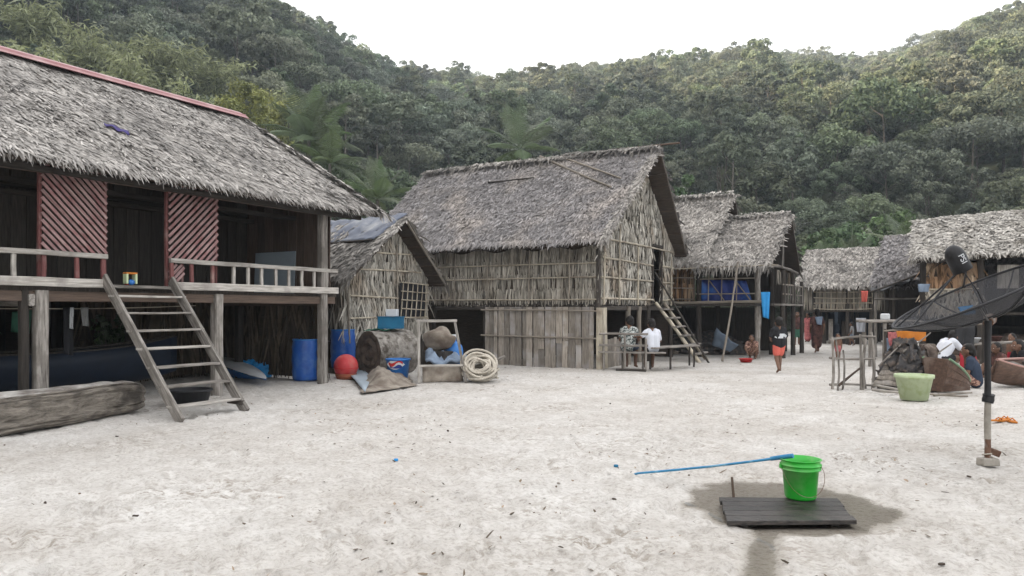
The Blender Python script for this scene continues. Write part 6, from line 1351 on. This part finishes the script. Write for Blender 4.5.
# ---- clutter under the right-hand huts
def platform():
    a, b = AD(880,323,19.5), AD(912,323,19.3); T = thing('drying_platform', 'low stick platform standing before the black-awning hut', 'platform', Vector((a.x, a.y, 0)).lerp(Vector((b.x, b.y, 0)), .5)); w = VIEW*.8
    for p in (a+RIGHT*.12, b, a+w+RIGHT*.12, b+w): q = Vector((p.x,p.y,-.05)); pole('leg', q, p, .05, .045, 'wood_grey', T, .01)
    for k in range(6): pole('deck_pole', a-RIGHT*.25+w*(k/5)+Vector((0,0,.04)), b+RIGHT*.3+w*(k/5)+Vector((0,0,.04)), .035, .03, 'wood_grey', T, .008)
    o = MB().box(a+RIGHT*.25+w*.3+Vector((0,0,.16)), (.22,.2,.16)).build('white_basin_stack', 'plastic_white', None, bevel=.03); tag(o, 'white container standing on the stick platform', 'container')
platform()
for x0, x1, y0, y1, d, m, lab in ((896,926,331,341,17.5,'cloth_orange','orange cloth hung out behind the slate-dark tarp pile'), (888,897,332,346,18.5,'cloth_pink','pinkish cloth hanging by the stick platform'), (886,896,338,357,18.8,'cloth_paleblue','pale blue cloth hanging from the stick platform'), (856,866,318,332,27,'cloth_white','white cloth hung out before the far woven hut'),
    (861,868,291,302,31,'cloth_coral','coral cloth hung at the corner of the far woven hut'), (955,975,326,349,17,'tarp_black','black tarp hanging behind the dish'), (918,930,284,292,21.5,'cloth_paleblue','pale blue bag hung at the edge of the brown straw panel'), (834,838,312,324,34,'cloth_paleblue','narrow pale blue cloth hanging under the far woven hut')):
    o = sheet('hung_cloth', AD(x0,y0,d), AD(x1,y0,d), AD(x1-1,y1,d), AD(x0+1,y1,d), m, None, 10, 8, .03, 2, 0, x0, .01, .03); tag(o, lab, 'cloth')
l = pole('clothes_pole', AD(884,331,18.6), AD(985,324,17.0), .02, .02, 'bamboo_dull', None, .004); tag(l, 'horizontal cane carrying the hung cloths behind the tarp pile', 'cane')
for q in (AD(885,331,18.6), AD(984,324,17.0)): o = pole('cane_prop', (q.x,q.y,-.1), q+Vector((0,0,.05)), .035, .03, 'wood_dark'); tag(o, 'upright stick propping the cane of hung cloths', 'stick', 'props of the cloth cane')
heap('stored_goods', 'dim pile of goods stored under the pale-roofed house', 'goods', (1.3, 26.2, 0), 1.5, .8, .8, 'tarp_brown', 6, .22, 2)
def shelf():
    a, b = AD(962,345,17.8), AD(1024,341,17.0); T = thing('plank_shelf', 'long low plank table behind the people on the sand', 'table', Vector((a.x,a.y,0)).lerp(Vector((b.x,b.y,0)),.5)); w = VIEW*.5
    for k in range(2): beam('plank', a+w*k*.5, b+RIGHT*.6+w*k*.5, .22, .04, 'wood_grey', T)
    for p in (a+RIGHT*.1, a.lerp(b,.5), b): pole('leg', Vector((p.x,p.y,-.05)), p-Vector((0,0,.02)), .04, .04, 'wood_dark', T)
    for t, m, lab, r in ((.25,'plastic_white','white bowl on the long low plank table',.14), (.62,'cloth_brown','dark brown pot on the long low plank table',.13)): pot(lab, a.lerp(b,t)+w*.25+Vector((0,0,.022)), r*.6, r, .12, m, 'bowl', 'bowl')
shelf()

# ---- bucket, board, puddle bits
def bucket():
    c = B(800.5,506,.10); c.z = .040; T = thing('green_bucket', 'bright green plastic bucket standing on the wet dark board', 'bucket', c); h, r0, r1 = .305, .114, .147
    MB().lathe([(.005,.004),(r0-.006,.0),(r0,.008),(r0+.004,.02),(r1-.012,h*.74),(r1+.004,h*.745),(r1+.004,h*.76),(r1-.008,h*.775),(r1-.004,h*.85),(r1+.008,h*.855),(r1+.008,h*.87),(r1-.004,h*.885),(r1,h*.985),(r1+.009,h*.99),(r1+.009,h),(r1-.004,h),(r1-.010,h*.8),(r0-.006,.02),(.005,.012)], c, 48).build('body', 'plastic_green', T)
    MB().lathe([(.003,h*.52),(r1-.028,h*.52)], c, 32).build('water', 'bucket_water', T)
    pts = []; 
    for i in range(25): a = math.pi*i/24; pts.append(c+RIGHT*(r1+.012)*math.cos(a)-VIEW*.03*math.sin(a)+Vector((0,0,h*.80-.20*math.sin(a)*1.0)) - VIEW*.145*math.sin(a)**.5)
    MB().tube(pts, .0022, 5).build('wire_handle', 'metal_rust', T)
    for s in (-1, 1): MB().box(c+RIGHT*s*(r1+.006)+Vector((0,0,h*.81)), (.02,.03,.035), Matrix.Rotation(R(YAW),3,'Z')).build('handle_lug', 'plastic_green', T, bevel=.004)
    return c, h, r1
BC, BH, BR = bucket()
def board():
    a, b, c, d = G(727,521,.036), G(857,520,.036), G(836,498,.036), G(720,497,.036); T = thing('wash_board', 'wet dark plank board lying in the puddle under the bucket', 'board', a.lerp(c,.5)-Vector((0,0,.05)))
    for k in range(5):
        t0, t1 = k/5+(.012 if k else 0), (k+1)/5; q = [a.lerp(d,t0)+RIGHT*.015*math.sin(k*3), b.lerp(c,t0)+RIGHT*.012*math.sin(k*5), b.lerp(c,t1)+RIGHT*.012*math.sin(k*5), a.lerp(d,t1)+RIGHT*.015*math.sin(k*3)]
        MB().prism(q, (0,0,-.032)).build('plank', 'wet_board', T, bevel=.004)
    for p in (a.lerp(b,.15)+VIEW*.04, a.lerp(b,.85)+VIEW*.04): e = p+(d-a)*.85; beam('batten', Vector((p.x,p.y,-.010)), Vector((e.x,e.y,-.010)), .05, .026, 'wet_board', T)
board()
def dip_pole():
    a = G(638,475)+Vector((0,0,.015)); e = BC+Vector((0,0,BH+.022))-RIGHT*(BR-.05)-VIEW*.03; T = thing('blue_pole', 'long blue pole propped from the sand onto the bucket rim', 'pole', a)
    pole('shaft', a, e+(e-a).normalized()*.02, .009, .011, 'rope_blue', T, .012, 8); d = (e-a).normalized(); pole('wrapped_end', e-d*.16, e+d*.03, .015, .020, 'rope_blue', T, .004, 10)
    MB().tube([a, a-d*.05-Vector((0,0,.006)), a-d*.09+Vector((0,0,-.008))], [.011,.008,.004], 6).build('tip', 'rope_blue', T)
dip_pole()
p = G(734,498); o = pole('short_stake', p-Vector((0,0,.05)), p+Vector((-.015,0,.165)), .013, .010, 'wood_brown', None, .02, 8); tag(o, 'short brown stake sticking up beside the wet board', 'stake')
for (x, y, m, r, lab) in ((396,461,'cloth_blue',.022,'tiny blue bottle cap lying alone on the open sand'), (616,467,'plastic_teal',.022,'tiny green scrap of plastic near the tip of the blue pole')):
    q = G(x, y); o = MB().lathe([(.001,.0),(r,0),(r*1.05,.006),(r*.95,.02),(.001,.022)], q+Vector((0,0,.002)), 14).build('bottle_cap', m); tag(o, lab, 'cap')
for i in range(16):
    x, y = random.uniform(20, 1000), 395+random.random()**1.4*175; q = G(x, y)
    if wet_field(np.array([q.x]), np.array([q.y]))[0] > -.1: continue
    o = MB().ellipsoid(q+Vector((0,0,.006)), (random.uniform(.012,.028), random.uniform(.01,.02), .010), 8, 6, Matrix.Rotation(random.uniform(0,3),3,'Z')).build('pebble', 'log_end' if i % 3 else 'concrete'); lumpy(o, .006, 40, i); tag(o, 'dark pebble lying on the open sand' if i % 3 else 'grey coral pebble lying on the open sand', 'pebble', 'dark pebbles on the sand' if i % 3 else 'coral pebbles on the sand')
